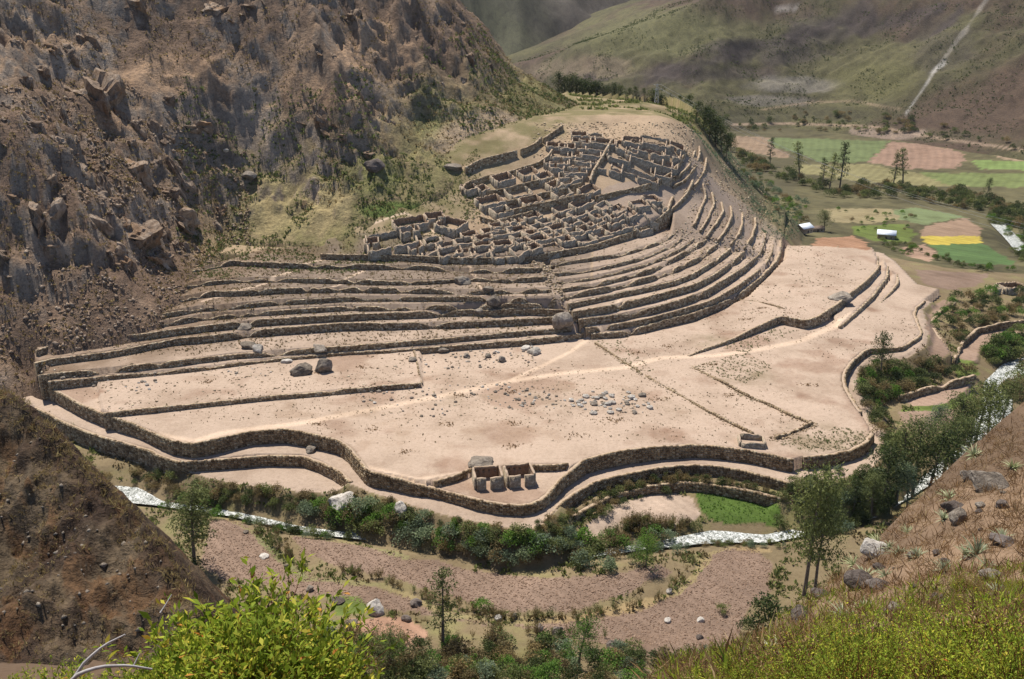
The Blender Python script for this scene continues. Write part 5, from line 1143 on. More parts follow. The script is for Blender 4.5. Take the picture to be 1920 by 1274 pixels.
bush_band(115, [(560,962),(700,950),(800,980),(960,1008),(1080,1015),(1160,1000),(1250,1010),(1250,1045),(1150,1068),(1000,1068),(850,1045),(700,1010),(600,990)], (26,54), ("olive","grey","grey","olive","green","green","brown"), "riverside_bush", "in the riverside thicket below the front plateau wall", "bushes along the near river", 1)
bush_band(40, [(300,950),(440,972),(560,1000),(650,1010),(700,1015),(640,1018),(540,1005),(430,978),(300,960)], (14,30), ("olive","green","dark","grey"), "riverside_bush", "on the near bank of the river behind the fields", "bushes along the near river", 21)
bush_band(30, [(1230,1032),(1330,1018),(1450,1022),(1480,1030),(1440,1030),(1330,1026)], (10,20), ("olive","brown","grey"), "riverside_bush", "on the near river bank below the green lawn", "bushes along the near river", 22)
bush_band(26, [(1000,990),(1080,960),(1060,1012),(1010,1012)], (14,26), ("brown","dark","olive"), "slope_bush", "at the front corner of the plateau walls", "bushes under the plateau walls", 23)
bush_band(22, [(690,935),(800,965),(960,1002),(1030,1005),(1090,960),(1060,1010),(900,1005),(760,985)], (14,26), ("brown","dark","olive"), "slope_bush", "on the slope under the front plateau wall", "bushes under the plateau walls", 2)
bush_band(70, [(190,885),(300,893),(450,922),(640,940),(640,965),(560,968),(430,955),(300,930),(200,900)], (14,32), ("dark","olive","brown","brown"), "slope_bush", "on the bank below the pink walled field", "bushes under the plateau walls", 3)
bush_band(110, [(1075,985),(1110,945),(1200,907),(1300,893),(1480,925),(1600,925),(1650,890),(1640,940),(1560,965),(1470,945),(1300,918),(1180,945),(1110,985)], (13,28), ("dark","brown","olive","dark"), "slope_bush", "on the walls above the green lawn", "bushes under the plateau walls", 4)
bush_band(20, [(1140,1000),(1200,975),(1300,985),(1310,1000),(1220,1008)], (18,34), ("brown","olive","brown"), "riverside_bush", "at the edge of the sandy patch by the river", "bushes along the near river", 5)
bush_band(90, [(1605,705),(1640,690),(1700,690),(1770,690),(1825,702),(1760,722),(1700,738),(1650,765),(1690,830),(1660,870),(1630,790)], (20,38), ("dark","olive","green","brown","dark"), "terrace_bush", "on the right bank between plateau and furrowed field", "bushes on the right-hand banks", 6)
bush_band(56, [(1790,562),(1920,552),(1925,606),(1836,615),(1800,645),(1785,620),(1760,600)], (16,28), ("dark","dark","olive","brown"), "terrace_bush", "on the curved bank above the pinkish field at right", "bushes on the right-hand banks", 7)
for x, y, w in [(1860,556,34),(1835,560,26),(1785,574,26),(1770,590,26),(1757,600,24),(1752,614,22),(1803,600,30),(1822,590,22),(1875,592,26),(1910,592,26),(1600,905,20),(385,955,40),(350,945,30),(410,960,24),(370,935,22)]:
    put_plant(x, y, w, random.choice(BUSH["green"]), "bright green bush on the curved bank at the right edge" if x > 1000 else "bright green bush beside the white water at left", "bright green bushes", "green_bush")
bush_band(34, [(1838,668),(1925,620),(1925,690),(1890,680),(1860,690),(1845,700)], (24,40), ("olive","dark","green"), "riverside_bush", "beside the rapids at the right edge", "bushes along the right river", 8)
bush_band(10, [(1888,735),(1925,700),(1925,750),(1895,765)], (30,50), ("olive","brown"), "riverside_bush", "right of the white rapids", "bushes along the right river", 9)
bush_band(48, [(1635,452),(1700,486),(1860,514),(1900,508),(1850,500),(1740,476),(1680,448)], (8,17), ("green","olive","dark"), "hedge_bush", "in the hedge between plateau and valley fields", "hedge bushes in the valley", 10)
bush_band(250, [(1370,290),(1420,325),(1480,345),(1560,372),(1700,372),(1850,402),(1925,450),(1925,395),(1820,365),(1700,352),(1640,350),(1560,356),(1470,325),(1385,285)], (12,26), ("dark","olive","brown","dark"), "valley_bush", "on the scrub bank through the far valley", "bushes on the far valley bank", 11)
bush_band(70, [(1380,290),(1440,340),(1520,392),(1500,432),(1450,395),(1395,330)], (8,20), ("green","olive","brown","grey"), "flank_bush", "on the spur's right flank above the huts", "bushes on the spur's flank", 24)
bush_band(40, [(1840,405),(1925,425),(1925,500),(1900,480),(1880,450)], (10,20), ("dark","olive","green"), "valley_bush", "along the river in the far valley", "bushes on the far valley bank", 12)
bush_band(70, [(1340,222),(1480,212),(1640,215),(1700,225),(1920,270),(1920,285),(1750,262),(1600,248),(1400,248)], (8,18), ("dark","olive","brown"), "roadside_bush", "along the road bank under the far hillside", "bushes along the far road", 13)
bush_band(26, [(1560,395),(1720,400),(1700,440),(1600,440),(1545,420)], (7,14), ("green","olive","brown"), "garden_bush", "around the two huts in the valley", "bushes near the huts", 14)
bush_band(170, [(600,1185),(700,1205),(800,1225),(1000,1205),(1200,1225),(1350,1245),(1300,1290),(600,1290)], (24,60), ("olive","brown","grey","dark","green","brown"), "thicket_bush", "in the thicket along the bottom edge", "bushes of the bottom thicket", 15)
bush_band(14, [(1450,995),(1560,965),(1610,945),(1620,990),(1560,1015)], (24,40), ("olive","dark","grey"), "riverside_bush", "behind the tall twin trees on the right", "bushes along the right river", 16)
for x, y, w, k, lab in [(1437,1180,100,"dark","large dark rounded bush at the corner of the near right field"),(1400,1190,50,"dark","small dark bush touching the large dark rounded bush"),(903,1148,42,"green","round bright green bush on the bank between the near fields"),
    (1010,1035,60,"grey","blue-green bush in the middle of the riverside thicket"),(1045,1040,50,"grey","second blue-green bush just right of the first one"),(800,1010,50,"grey","broad grey-green bush at the head of the long field"),
    (330,1060,60,"olive","olive bush at the foot of the leafy left tree"),(1355,1150,34,"olive","thin olive bush beside the large dark bush"),(370,1075,50,"dark","dark bush under the leafy left tree"),(1270,1040,30,"grey","grey-green bush right of the bright round tree"),(1555,990,30,"grey","blue-green shrub beside the whitish rock")]:
    put_plant(x, y, w, random.choice(BUSH[k]), lab, None, "bush", hz=.85)
def spire_line(L, n, sizes, label, seed, jit=5):
    P = ribbon_pts(np.array(L, float), 1.); r = np.random.default_rng(seed)
    for i in r.integers(0, len(P), n):
        k = random.choice(("brown", "brown", "olive")); put_plant(P[i, 0] + r.normal(0, jit), P[i, 1] + r.normal(0, 2.5), random.uniform(*sizes), random.choice(SPIRE[k]), label, "upright shrubs on field banks", "upright_shrub", "shrub", 1.15)
spire_line([(645,1072),(700,1085),(760,1105),(800,1125),(840,1140)], 34, (12,22), "upright brown shrub on the bank at the long field's left end", 1)
spire_line([(850,1145),(960,1160),(1080,1160),(1200,1140),(1250,1115)], 46, (14,26), "upright brown shrub on the bank between the two near fields", 2)
spire_line([(1255,1100),(1280,1080),(1310,1050)], 9, (10,18), "upright dark shrub on the right bend of the field bank", 3)
spire_line([(480,990),(520,1020),(550,1050)], 16, (14,30), "upright shrub on the bank beside the leafy left tree", 4)
spire_line([(640,1190),(800,1215),(950,1190),(1100,1195)], 40, (16,34), "upright brown shrub in the thicket along the bottom edge", 5, 14)
spire_line([(1110,1000),(1180,985),(1290,985)], 18, (10,20), "dry upright shrub on the sandy patch", 6, 8)

bush_band(60, [(1480,890),(1660,880),(1690,940),(1640,985),(1560,1000),(1490,990)], (20,40), ("dark","olive","grey","dark"), "grove_bush", "in the dark growth between the green lawn and the brown slope", "bushes of the dark growth", 31)
spire_line([(1060,985),(1100,948),(1170,920),(1260,900),(1330,905),(1440,925)], 60, (9,18), "upright brown shrub along the wall above the green lawn", 7, 6)
spire_line([(1150,1000),(1210,985),(1290,990)], 24, (16,30), "bushy dry shrub at the river edge of the sandy patch", 8, 10)
# trees
def tree_meshes(seed, key, H=18., spread=.22, clumps=16, per=90, size=.55, lo=.3, trunks=1, rad=.035, crown=1.6):
    r = np.random.default_rng(seed); T = Acc(); C = Acc()
    for tr in range(trunks):
        b = np.r_[r.normal(0, .25, 2) * (trunks > 1) * 3, -.5]; lean = r.normal(0, .05, 2) * H; k = np.linspace(0, 1, 8); P = np.c_[b[0] + lean[0] * k ** 1.5 + np.sin(k * 5 + seed) * .012 * H, b[1] + lean[1] * k ** 1.5, b[2] + (H * .95 + .5) * k]
        T.add(*tube(P, rad * H * (1 - .85 * k) * .5 + .03, 7))
        for c in range(clumps):
            f = lo + (1 - lo) * ((c + .5) / clumps) ** .85; i = f * 7; p0 = np.array([np.interp(i, range(8), P[:, a]) for a in range(3)]); an = c * 2.4 + r.uniform(-.6, .6)
            L = H * spread * (1.15 - f * .75) * r.uniform(.6, 1.2); e = p0 + np.array([math.cos(an) * L, math.sin(an) * L, L * r.uniform(.25, .8)]); mid = (p0 + e) / 2 + np.array([0, 0, -.04 * H * r.random()])
            T.add(*tube([p0, mid, e], [rad * H * .16, rad * H * .1, .02], 5)); cr = crown * H / 18 * r.uniform(.65, 1.2)
            d = r.normal(0, 1, (per, 3)); d /= np.linalg.norm(d, axis=1)[:, None]; Q = e + d * (cr * r.uniform(.2, 1., per) ** .6)[:, None] * np.array([1, 1, .75])
            nx = per // 4; fx = r.random(nx); Q[:nx] = p0 + (e - p0) * fx[:, None] + r.normal(0, .3 * H / 18, (nx, 3))
            dd = d * .6 + np.array([0, 0, -.45]); C.add(*leaf_cards(Q, size * H / 18, r, .38, .1, dd, .5))
    return T.mesh("trunk", M_BARK), C.mesh("crown", LM[key])
TREES = {"e": [tree_meshes(1, "olive", spread=.2, clumps=22, per=170, crown=2.1, size=.5), tree_meshes(2, "grey", spread=.2, clumps=22, per=170, crown=2.1, size=.5), tree_meshes(3, "olive", spread=.24, clumps=22, per=170, crown=2.2, size=.5)],
         "thin": [tree_meshes(4, "olive", spread=.13, clumps=16, per=80, lo=.25, crown=1.3), tree_meshes(5, "dark", spread=.12, clumps=16, per=80, lo=.2, crown=1.2)],
         "round": [tree_meshes(6, "green", H=10, spread=.34, clumps=18, per=150, size=.6, lo=.35, crown=3.0, rad=.05), tree_meshes(7, "olive", H=10, spread=.34, clumps=18, per=150, size=.6, lo=.35, crown=3.0, rad=.05)],
         "dark": [tree_meshes(8, "dark", spread=.26, clumps=18, per=90, size=.8, lo=.15, crown=2.4), tree_meshes(9, "dark", spread=.22, clumps=18, per=90, size=.8, lo=.15, crown=2.2)],
         "lime": [tree_meshes(10, "green", H=8, spread=.36, clumps=18, per=170, size=.6, lo=.2, crown=3.4, rad=.05)]}
TH = {"e": 18., "thin": 18., "round": 10., "dark": 18., "lime": 8.}
def put_tree(px, py, hpx, kind, label, group=None, v=None, wide=1., q=None):
    q = q or hit(px, py)
    if q is None: return
    t = q[1] * CP + (HC - q[2]) * SP; lo_, hi_ = 0., 90.
    for _ in range(24):
        md = (lo_ + hi_) / 2
        if py - proj(q[0], q[1], q[2] + md)[1] < hpx: lo_ = md
        else: hi_ = md
    s = md / TH[kind]; L = TREES[kind]; tm, cm = L[random.randrange(len(L)) if v is None else v % len(L)]
    e = empty("tree", (q[0], q[1], q[2] - .1), random.uniform(0, 6.3)); e.scale = (s * wide, s * wide, s); tag(e, label, "tree", group, "thing")
    link(bpy.data.objects.new("trunk", tm), e); link(bpy.data.objects.new("crown", cm), e); return e
for a in [
 (1505,1118,245,"e","tall dark tree in front of the brown slope, left of the twin",None,0,.8),(1528,1108,205,"e","tall tree with bare lower trunk, right of the twin",None,2,.72),
 (365,1060,145,"e","leafy grey-green tree behind the dark bank on the left",None,0,1.25),(832,1222,150,"thin","thin tall tree rising from the bottom thicket",None,0,1.1),
 (732,1268,82,"round","round olive-green tree at the bottom left of the thicket",None,1,1.),(1085,1255,92,"round","broad green tree at the bottom middle",None,0,1.),
 (1210,1066,62,"lime","bright green round tree at the right end of the riverside thicket",None,0,1.1),
 (1650,705,80,"dark","dark tree standing at the curved right edge of the plateau",None,0,.9),(1738,838,80,"e","loose dark tree in front of the lower furrowed field",None,1,1.2),
 (1545,434,38,"round","rounded brownish-green tree beside the white-roofed hut",None,1,1.1),(1443,312,56,"thin","leftmost slender tree at the edge of the far fields",None,1,1.),
 (1497,338,74,"thin","leaning slender tree second from left at the far fields",None,0,1.2),(1541,352,58,"thin","shortest tree of the slender group below the green far field",None,1,1.),
 (1555,358,74,"thin","middle tree of the slender group below the green far field",None,0,1.),(1574,356,92,"thin","tallest tree of the slender group below the green far field",None,1,1.),
 (1675,348,62,"thin","left one of the tree pair below the ploughed far field",None,1,1.1),(1691,348,72,"thin","right one of the tree pair below the ploughed far field",None,0,1.2),(1850,368,34,"dark","small dark conical tree on the far valley bank",None,0,.8)]: put_tree(*a)
for i, (x, y, h) in enumerate([(1655,950,110),(1682,945,135),(1710,935,150),(1738,930,130),(1765,905,120),(1630,975,90),(1600,960,60),(1795,865,120),(1825,850,125),(1852,825,110),(1878,800,90),(1812,880,90),(1780,880,100),(1700,960,90)]):
    put_tree(x, y, h, "e" if i % 3 else "dark", "dark grey-green tree in the grove behind the brown slope", "grove behind the brown right slope", None, 1.15)
for i, x in enumerate([1046,1056,1068,1078,1090,1102,1112,1124,1138,1152,1163,1178,1192,1206,1222,1238,1256,1272,1288]):
    put_tree(x, 172 + (x - 1046) * .16, 26 + 12 * random.random(), "dark", "dark tree in the row along the ridge behind the settlement", "row of dark trees on the ridge", None, 1.1, q=(lambda X, Y: (X, Y, float(zany(X, Y))))(*(lambda p: (p[0], p[1]))(upy(x, 172 + (x - 1046) * .16, 660))))
for i, (x, y, h) in enumerate([(1305,228,40),(1318,246,48),(1330,262,54),(1342,276,58),(1352,288,56),(1362,296,46),(1325,240,40),(1345,262,44),(1370,285,36)]):
    put_tree(x, y, h, "dark", "dark tree in the clump down the spur's far flank", "dark trees behind the spur", None, 1.2)
# ------------------------------------------------------------------ scrub and grass that nobody could count
def tuft_stuff(name, P, sizes, key, nb, seed, label, asp=.5, upw=.9, jit=.55, cat="scrub"):
    r = np.random.default_rng(seed); P = np.asarray(P); sizes = np.asarray(sizes); n = len(P)
    B = np.repeat(P, nb, 0) + r.normal(0, .28, (n * nb, 3)) * np.repeat(sizes, nb)[:, None] * np.array([1, 1, .15]); d = np.tile(np.array([0, 0, upw]), (n * nb, 1)) + r.normal(0, .1, (n * nb, 3))
    V, F = leaf_cards(B, 1.0, r, asp, .0, d, jit); V = V.reshape(-1, 4, 3); b0 = V[:, :1]; V = b0 + (V - b0) * np.repeat(sizes, nb)[:, None, None]
    o = obj_np(name, V.reshape(-1, 3), F, LM[key]); tag(o, label, cat, kind="stuff"); return o
r_ = np.random.default_rng(123)
def plan_pts(n, x0, x1, y0, y1, zf, keep, seed):
    r = np.random.default_rng(seed); X = r.uniform(x0, x1, n); Y = r.uniform(y0, y1, n); Z = zf(X, Y); px, py = proj(X, Y, Z)
    k = keep(X, Y, Z, px, py) & (px > -120) & (px < 2050) & (py > -120) & (py < 1400); return np.c_[X, Y, Z][k]
mz = lambda X, Y: z_mount(X, Y)
p = plan_pts(60000, -260, 40, 260, 640, mz, lambda X, Y, Z, px, py: (mount_d(X, Y) > 1) & (py > -40) & (fbm(X, Y, 26, 3, 91) > -.05), 1)[:9000]
tuft_stuff("mountain_scrub", p, .3 + .9 * r_.random(len(p)) ** 2, "brown", 6, 1, "low dry scrub over the rocky mountainside")
p = plan_pts(40000, -200, -60, 245, 400, mz, lambda X, Y, Z, px, py: (mount_d(X, Y) > -2) & (mount_d(X, Y) < 55) & (px < 470) & (fbm(X, Y, 9, 3, 117) > -.2), 22)[:4200]
tuft_stuff("scree_scrub", p, .25 + .7 * r_.random(len(p)) ** 2, "brown", 6, 22, "dry scrub on the dark foot of the mountain")
p = plan_pts(90000, -150, 40, 340, 560, mz, lambda X, Y, Z, px, py: (mount_d(X, Y) > 0) & (mount_d(X, Y) < 60) & (px > 330) & (fbm(X, Y, 15, 3, 92) > -.1), 2)[:6000]
tuft_stuff("slope_scrub", p, .4 + 1.1 * r_.random(len(p)) ** 2, "olive", 6, 2, "olive grass clumps on the lower slope beside the ruins")
def flank(X, Y, Z, px, py):
    ed = 1290 + (py - 240) * .72
    return ((px > ed) & (px < 1500) & (py < 450) & (py > 215) & (Y < 720) & (fbm(X, Y, 9, 2, 93) > -.15))
p = plan_pts(60000, 40, 260, 380, 700, RG, flank, 3)[:5000]
tuft_stuff("flank_scrub", p, .35 + .8 * r_.random(len(p)) ** 2, "grey", 7, 3, "grey-green scrub down the right flank of the spur")
p = plan_pts(30000, -80, 190, 500, 720, RG, lambda X, Y, Z, px, py: (px > 1030) & (px < 1330) & (py < 262) & (mount_d(X, Y) < 0) & (fbm(X, Y, 12, 2, 94) > -.05), 4)[:2600]
tuft_stuff("ridge_scrub", p, .6 + 1.4 * r_.random(len(p)) ** 2, "olive", 7, 4, "scrub on the ground behind the settlement")
# valley slopes
p = plan_pts(60000, -150, 210, 150, 330, RG, lambda X, Y, Z, px, py: (Z < -4.2) & (Z > -10.3) & ~inpoly(X, Y, PINK_POLY) & (fbm(X, Y, 6, 2, 95) > .0) & ~np.logical_or.reduce([inpoly(px, py, np.array(f[1], float)) for f in FIELDS[:11]]), 5)[:7000]
tuft_stuff("bank_scrub", p, .35 + .9 * r_.random(len(p)) ** 2, "olive", 6, 5, "rough grass and scrub on the river banks")
p = plan_pts(40000, -150, 210, 150, 330, RG, lambda X, Y, Z, px, py: (Z < -4.0) & (Z > -9.5) & (fbm(X, Y, 7, 2, 96) > .05) & ~inpoly(X, Y, PINK_POLY) & ~np.logical_or.reduce([inpoly(px, py, np.array(f[1], float)) for f in FIELDS[:11]]), 6)[:3500]
tuft_stuff("bank_dry_grass", p, .3 + .8 * r_.random(len(p)) ** 2, "brown", 6, 6, "dead brown grass on the river banks")
p = plan_pts(40000, -160, 60, 270, 365, RG, lambda X, Y, Z, px, py: inpoly(X, Y, PLAIN_POLY) & (Z > 3.) & (mount_d(X, Y) < 0) & (px < 1060) & (fbm(X, Y, 8, 3, 99) > -.15 - .02 * Z), 17)[:5200]
tuft_stuff("tread_dry_grass", p, .2 + .55 * r_.random(len(p)) ** 2, "brown", 6, 17, "dead brown grass on the upper terrace treads", cat="grass")
p = plan_pts(40000, -150, 40, 320, 420, RG, lambda X, Y, Z, px, py: (Z > 15) & (mount_d(X, Y) < 2) & (mount_d(X, Y) > -26) & (px < 900) & (fbm(X, Y, 8, 3, 100) > -.2), 18)[:2600]
tuft_stuff("strip_grass", p, .3 + .6 * r_.random(len(p)) ** 2, "olive", 6, 18, "rough grass on the strip between mountain foot and terraces", cat="grass")
lp = fieldpoly([(1308,925),(1345,918),(1420,935),(1462,945),(1468,985),(1440,992),(1380,985),(1330,980),(1312,965)]); X = r_.uniform(20, 90, 9000); Y = r_.uniform(170, 215, 9000); k = inpoly(X, Y, lp); p = np.c_[X, Y, RG(X, Y)][k][:1500]
tuft_stuff("lawn_grass", p, .1 + .3 * r_.random(len(p)) ** 2, "green", 6, 19, "short bright grass of the riverside lawn", cat="grass")
# plain: dead tufts
p = plan_pts(20000, -150, 170, 215, 330, RG, lambda X, Y, Z, px, py: inpoly(X, Y, PLAIN_POLY) & (Z < 3) & (fbm(X, Y, 16, 3, 97) > -.1), 7)[:2600]
tuft_stuff("dead_tufts", p, .12 + .33 * r_.random(len(p)) ** 2, "brown", 6, 7, "dead tufts dotted over the sandy plain")
c_ = [(391,717),(600,797),(755,850),(840,797),(965,837),(965,795),(700,805),(1080,818),(1190,663),(1430,578),(1365,742),(1515,722),(1400,600),(1335,685),(1250,650),(870,742),(960,735),(1155,790),(1240,750),(680,690),(735,658),(590,700),(395,690)]
P_ = []
for x, y in c_:
    q = hit(x, y)
    if q: P_ += [(q[0] + a, q[1] + b, q[2]) for a, b in r_.normal(0, 1.1, (26, 2)) * np.array((1.3, .8))]
tuft_stuff("dead_bush_patches", P_, .2 + .35 * r_.random(len(P_)), "straw", 6, 8, "flattened dead brown bushes on the plain", upw=.4, jit=.6)
P_ = [q for L, n, sd in (([(1295,690),(1400,660),(1450,690),(1400,722)], 330, 1), ([(1460,832),(1560,802),(1640,812),(1630,840),(1520,850)], 420, 2), ([(1330,652),(1450,612),(1500,622),(1400,662)], 260, 3), ([(1110,640),(1160,640),(1230,700),(1190,700)], 160, 4)) for q in (hit(*c) for c in scatter_px(n, L, 500 + sd)) if q]
tuft_stuff("plain_weeds", P_, .15 + .4 * r_.random(len(P_)) ** 1.5, "olive", 6, 20, "weedy patches at the right of the plain")
tag(blob_stuff("weed_patch_stones", np.array(P_[::2]) + np.array([.3, .2, 0]), .1 + .3 * r_.random(len(P_[::2])) ** 2, M_STONE, 14), "stones among the weedy patches of the plain", "rubble", kind="stuff")
# far hillside
p = plan_pts(90000, 0, 900, 950, 1700, z_far, lambda X, Y, Z, px, py: (Z > -33) & (fbm(X, Y, 45, 4, 98) > .0), 9)[:14000]
tuft_stuff("hillside_scrub", p, .6 + 1.6 * r_.random(len(p)) ** 2, "dark", 5, 9, "dark scrub over the far hillside")

# near slopes
def near_pts(n, keep, seed):
    r = np.random.default_rng(seed); X = r.uniform(-13, 60, n); Y = r.uniform(2, 66, n); Z = RN(X, Y); px, py = proj(X, Y, Z); k = (px > -150) & (px < 2080) & (py < 1420) & keep(X, Y, Z, px, py); return np.c_[X, Y, Z][k]
inn = lambda X, Y: inpoly(X, Y, NEAR_POLY) | inpoly(X, Y, KNOLL_POLY)
p = near_pts(90000, lambda X, Y, Z, px, py: inpoly(X, Y, NEAR_POLY) & (Y > 8) & (fbm(X, Y, 3, 3, 111) > -.35), 1)
k = r_.random(len(p)) < np.clip(14 / p[:, 1] + .2, 0, 1); p = p[k][:9500]
tuft_stuff("dry_grass", p, (.16 + .5 * r_.random(len(p)) ** 1.6), "straw", 11, 11, "tangled rust-brown dry grass on the near slope", asp=.05, upw=.6, jit=.75, cat="grass")
p = near_pts(60000, lambda X, Y, Z, px, py: inn(X, Y) & (Y > 7.5) & (py > 1135 - (px - 1400) * .13) & (fbm(X, Y, 2.2, 3, 112) > -.3), 2)[:5000]
tuft_stuff("green_grass", p, .12 + .4 * r_.random(len(p)) ** 1.5, "yellow", 9, 12, "yellow-green grass at the bottom right", asp=.07, upw=.9, jit=.45, cat="grass")
p = near_pts(30000, lambda X, Y, Z, px, py: (Y > 2.2) & (Y < 8) & (X > -13) & (X < 14) & (fbm(X, Y, 2., 3, 118) > -.3), 3)[:1500]
tuft_stuff("ledge_grass", p, .06 + .12 * r_.random(len(p)), "yellow", 8, 16, "short grass on the ledge right below the viewpoint", asp=.08, upw=.8, jit=.5, cat="grass")
r2 = np.random.default_rng(31); X = r2.uniform(-125, -10, 26000); Y = r2.uniform(70, 150, 26000); Z = RB(X, Y); k = inpoly(X, Y, BANK_POLY) & (fbm(X, Y, 5, 3, 113) > -.1); p = np.c_[X, Y, Z][k][:5200]
tuft_stuff("bank_tufts", p, .2 + .65 * r2.random(len(p)) ** 2, "brown", 9, 13, "dry grass tufts hanging on the dark earth bank", asp=.16, upw=.5, jit=.7, cat="grass")
X = r2.uniform(-125, -10, 12000); Y = r2.uniform(70, 150, 12000); Z = RB(X, Y); k = inpoly(X, Y, BANK_POLY) & (fbm(X, Y, 4, 3, 114) > .15); p = np.c_[X, Y, Z][k][:1500]
tuft_stuff("bank_rusty_tufts", p, .2 + .6 * r2.random(len(p)) ** 2, "straw", 9, 14, "rust-coloured grass tufts on the dark earth bank", asp=.14, upw=.5, jit=.7, cat="grass")

cl = ribbon_pts(np.array(CL3)[2:, :2], .5); cl = np.repeat(cl, 3, 0) + r2.normal(0, .9, (len(cl) * 3, 2))
tuft_stuff("bank_edge_tufts", np.c_[cl, RB(cl[:, 0], cl[:, 1])], .35 + .9 * r2.random(len(cl)) ** 1.5, "brown", 12, 15, "ragged dry grass along the edge of the dark bank", asp=.12, upw=.7, jit=.6, cat="grass")
# bromeliads on the near slope
def rosette(seed, n=34):
    r = np.random.default_rng(seed); A = Acc()
    for i in range(n):
        a = r.uniform(0, 6.28); el = r.uniform(.25, 1.35); L = r.uniform(.7, 1.1); k = np.linspace(0, 1, 5); d = np.array([math.cos(a), math.sin(a)])
        x = L * k * math.cos(el) * (1 + .25 * k); z = L * (k * math.sin(el) - .3 * k ** 2.2); w = .06 * (1 - k ** 1.5) + .004; s = np.array([-d[1], d[0]])
        c = np.c_[d[0] * x, d[1] * x, z]; V = np.concatenate([c + np.r_[s, 0] * w[:, None], c - np.r_[s, 0] * w[:, None]]); F = [[j, j + 1, j + 6, j + 5] for j in range(4)]; A.add(V, F)
    return A.mesh("rosette", LM["agave"])
ROS = [rosette(i) for i in range(3)]
for i, (x, y, w) in enumerate([(1770,975,40),(1770,1072,50),(1830,1040,60),(1810,1045,44),(1685,1040,44),(1668,1028,36),(1622,1085,50),(1600,1060,40),(1645,1018,34),(1460,1245,90),(1850,1065,44),(1800,845,44),(1825,855,40),(1780,935,34),(1700,1000,34),(1900,880,40),(1580,1155,50),(1620,1145,44),(1870,1120,50),(1755,1140,40),(1720,1045,40),(1610,1030,36),(1660,1080,30),(1880,1010,40),(1450,1230,50)]):
    q = hit(x, y, True)
    if q is None: continue
    m = math.hypot(q[1], HC - q[2], q[0]) / FPX; s = w * m * .62; o = bpy.data.objects.new("bromeliad", ROS[i % 3]); o.scale = (s, s, s); o.location = (q[0], q[1], q[2] - .03); o.rotation_euler = (random.uniform(-.3, .3), random.uniform(-.3, .3), random.uniform(0, 6)); link(o)
    rowt = "upper" if y < 1000 else ("middle" if y < 1090 else "lower"); tag(o, f"pale grey-green spiky rosette on the {rowt} part of the brown near slope", "rosette plant", "spiky rosettes on the near slope", "thing")
for a in [(1852,915,64,44,"g","large angular grey rock high on the brown near slope"),(1815,898,30,24,"g","smaller grey rock left of the large angular one"),(1640,1042,52,44,"p","whitish rock with flat top at the slope's edge"),(1612,1100,46,48,"d","dark rock under a spiky rosette at the slope's edge"),
          (1648,1105,40,26,"d","dark low rock right of the rosette rock"),(1540,1120,34,20,"d","dark rock at the foot of the brown slope"),(1790,955,44,26,"d","shaded rock in the brown grass below the grey ones"),(1795,980,34,40,"g","half buried grey rock in the brown slope"),
          (1880,1020,44,22,"d","dark stones in the grass at the right edge"),(1760,1130,34,22,"d","dark rock above the green grass"),(1500,1160,40,24,"d","dark stone pair at the lower slope edge"),(1680,1150,36,18,"g","low grey rock just above the bright shrubs"),(1860,1085,40,22,"g","grey stone in the dry grass right of the rosettes")]:
    put_rock(*a, near=True, name="rock")

for i, (x, y) in enumerate(scatter_px(18, [(1560,1090),(1660,1010),(1760,930),(1900,800),(1920,800),(1920,1080),(1700,1150),(1560,1170)], 83)):
    w = random.uniform(8, 24); put_rock(x, y, w, w * .7, random.choice(("d", "g", "d")), "small rock lying in the dry grass of the near slope", "small rocks on the near slope", "rock", near=True)
# leafy shrubs in the foreground
def shrub_meshes(seed, key, stems=34, per=26, H=1.0, W=.6, leaf=.11):
    r = np.random.default_rng(seed); T = Acc(); C = Acc()
    for _ in range(stems):
        b = np.r_[r.normal(0, .12, 2), -.05]; t = np.r_[r.normal(0, W * .6, 2), H * r.uniform(.55, 1.1)]; k = np.linspace(0, 1, 5); mid = np.outer(1 - k, b) + np.outer(k, t) + np.outer(np.sin(k * 3.14) * .06, r.normal(0, 1, 3))
        T.add(*tube(mid, .007 * (1 - .7 * k), 4)); f = r.uniform(.35, 1.02, per); P = np.stack([np.interp(f, k, mid[:, a]) for a in range(3)], 1) + r.normal(0, .025, (per, 3))
        d = np.tile((t - b) / np.linalg.norm(t - b), (per, 1)) * .8; C.add(*leaf_cards(P, leaf * r.uniform(.7, 1.2), r, .34, .6, d, .6))
    return T.mesh("stems", M_TWIG), C.mesh("leaves", LM[key])
SHR_FINE = {k: [shrub_meshes(i * 9 + len(k) + 40, k, stems=44, per=34, leaf=.055) for i in range(3)] for k in ("lime", "yellow", "straw")}
SHR = {k: [shrub_meshes(i * 9 + len(k), k) for i in range(3)] for k in ("lime", "yellow", "straw")}
def put_shrub(X, Y, Z, s, key, label, group, hz=1., lib=None):
    tm, cm = random.choice((lib or SHR)[key]); e = empty("leafy_shrub", (X, Y, Z), random.uniform(0, 6.3)); e.scale = (s, s, s * hz); tag(e, label, "shrub", group, "thing")
    link(bpy.data.objects.new("stems", tm), e); link(bpy.data.objects.new("leaves", cm), e)
for i, (x, Yd, s) in enumerate([(430,10.4,1.0),(480,10.2,1.15),(530,10.3,1.1),(575,10.6,.95),(610,10.6,.7),(450,9.5,1.05),(510,9.4,1.05),(560,9.6,.95),(400,9.7,.85),(600,9.8,.8),(370,9.8,.7),(345,9.2,.6),(630,10.0,.6),(390,8.9,.7),(450,8.7,.8),(510,8.7,.8),(570,9.0,.8),(620,9.2,.6),(310,9.6,.5)]):
    X = (x - 960) / FPX * Yd / (CP - .36 * SP); Z = float(RN(X, Yd)); put_shrub(X, Yd, Z, s * 1.42, "lime", "shrub of the bright green leafy clump left of the bottom middle", "bright green foreground clump", .95)
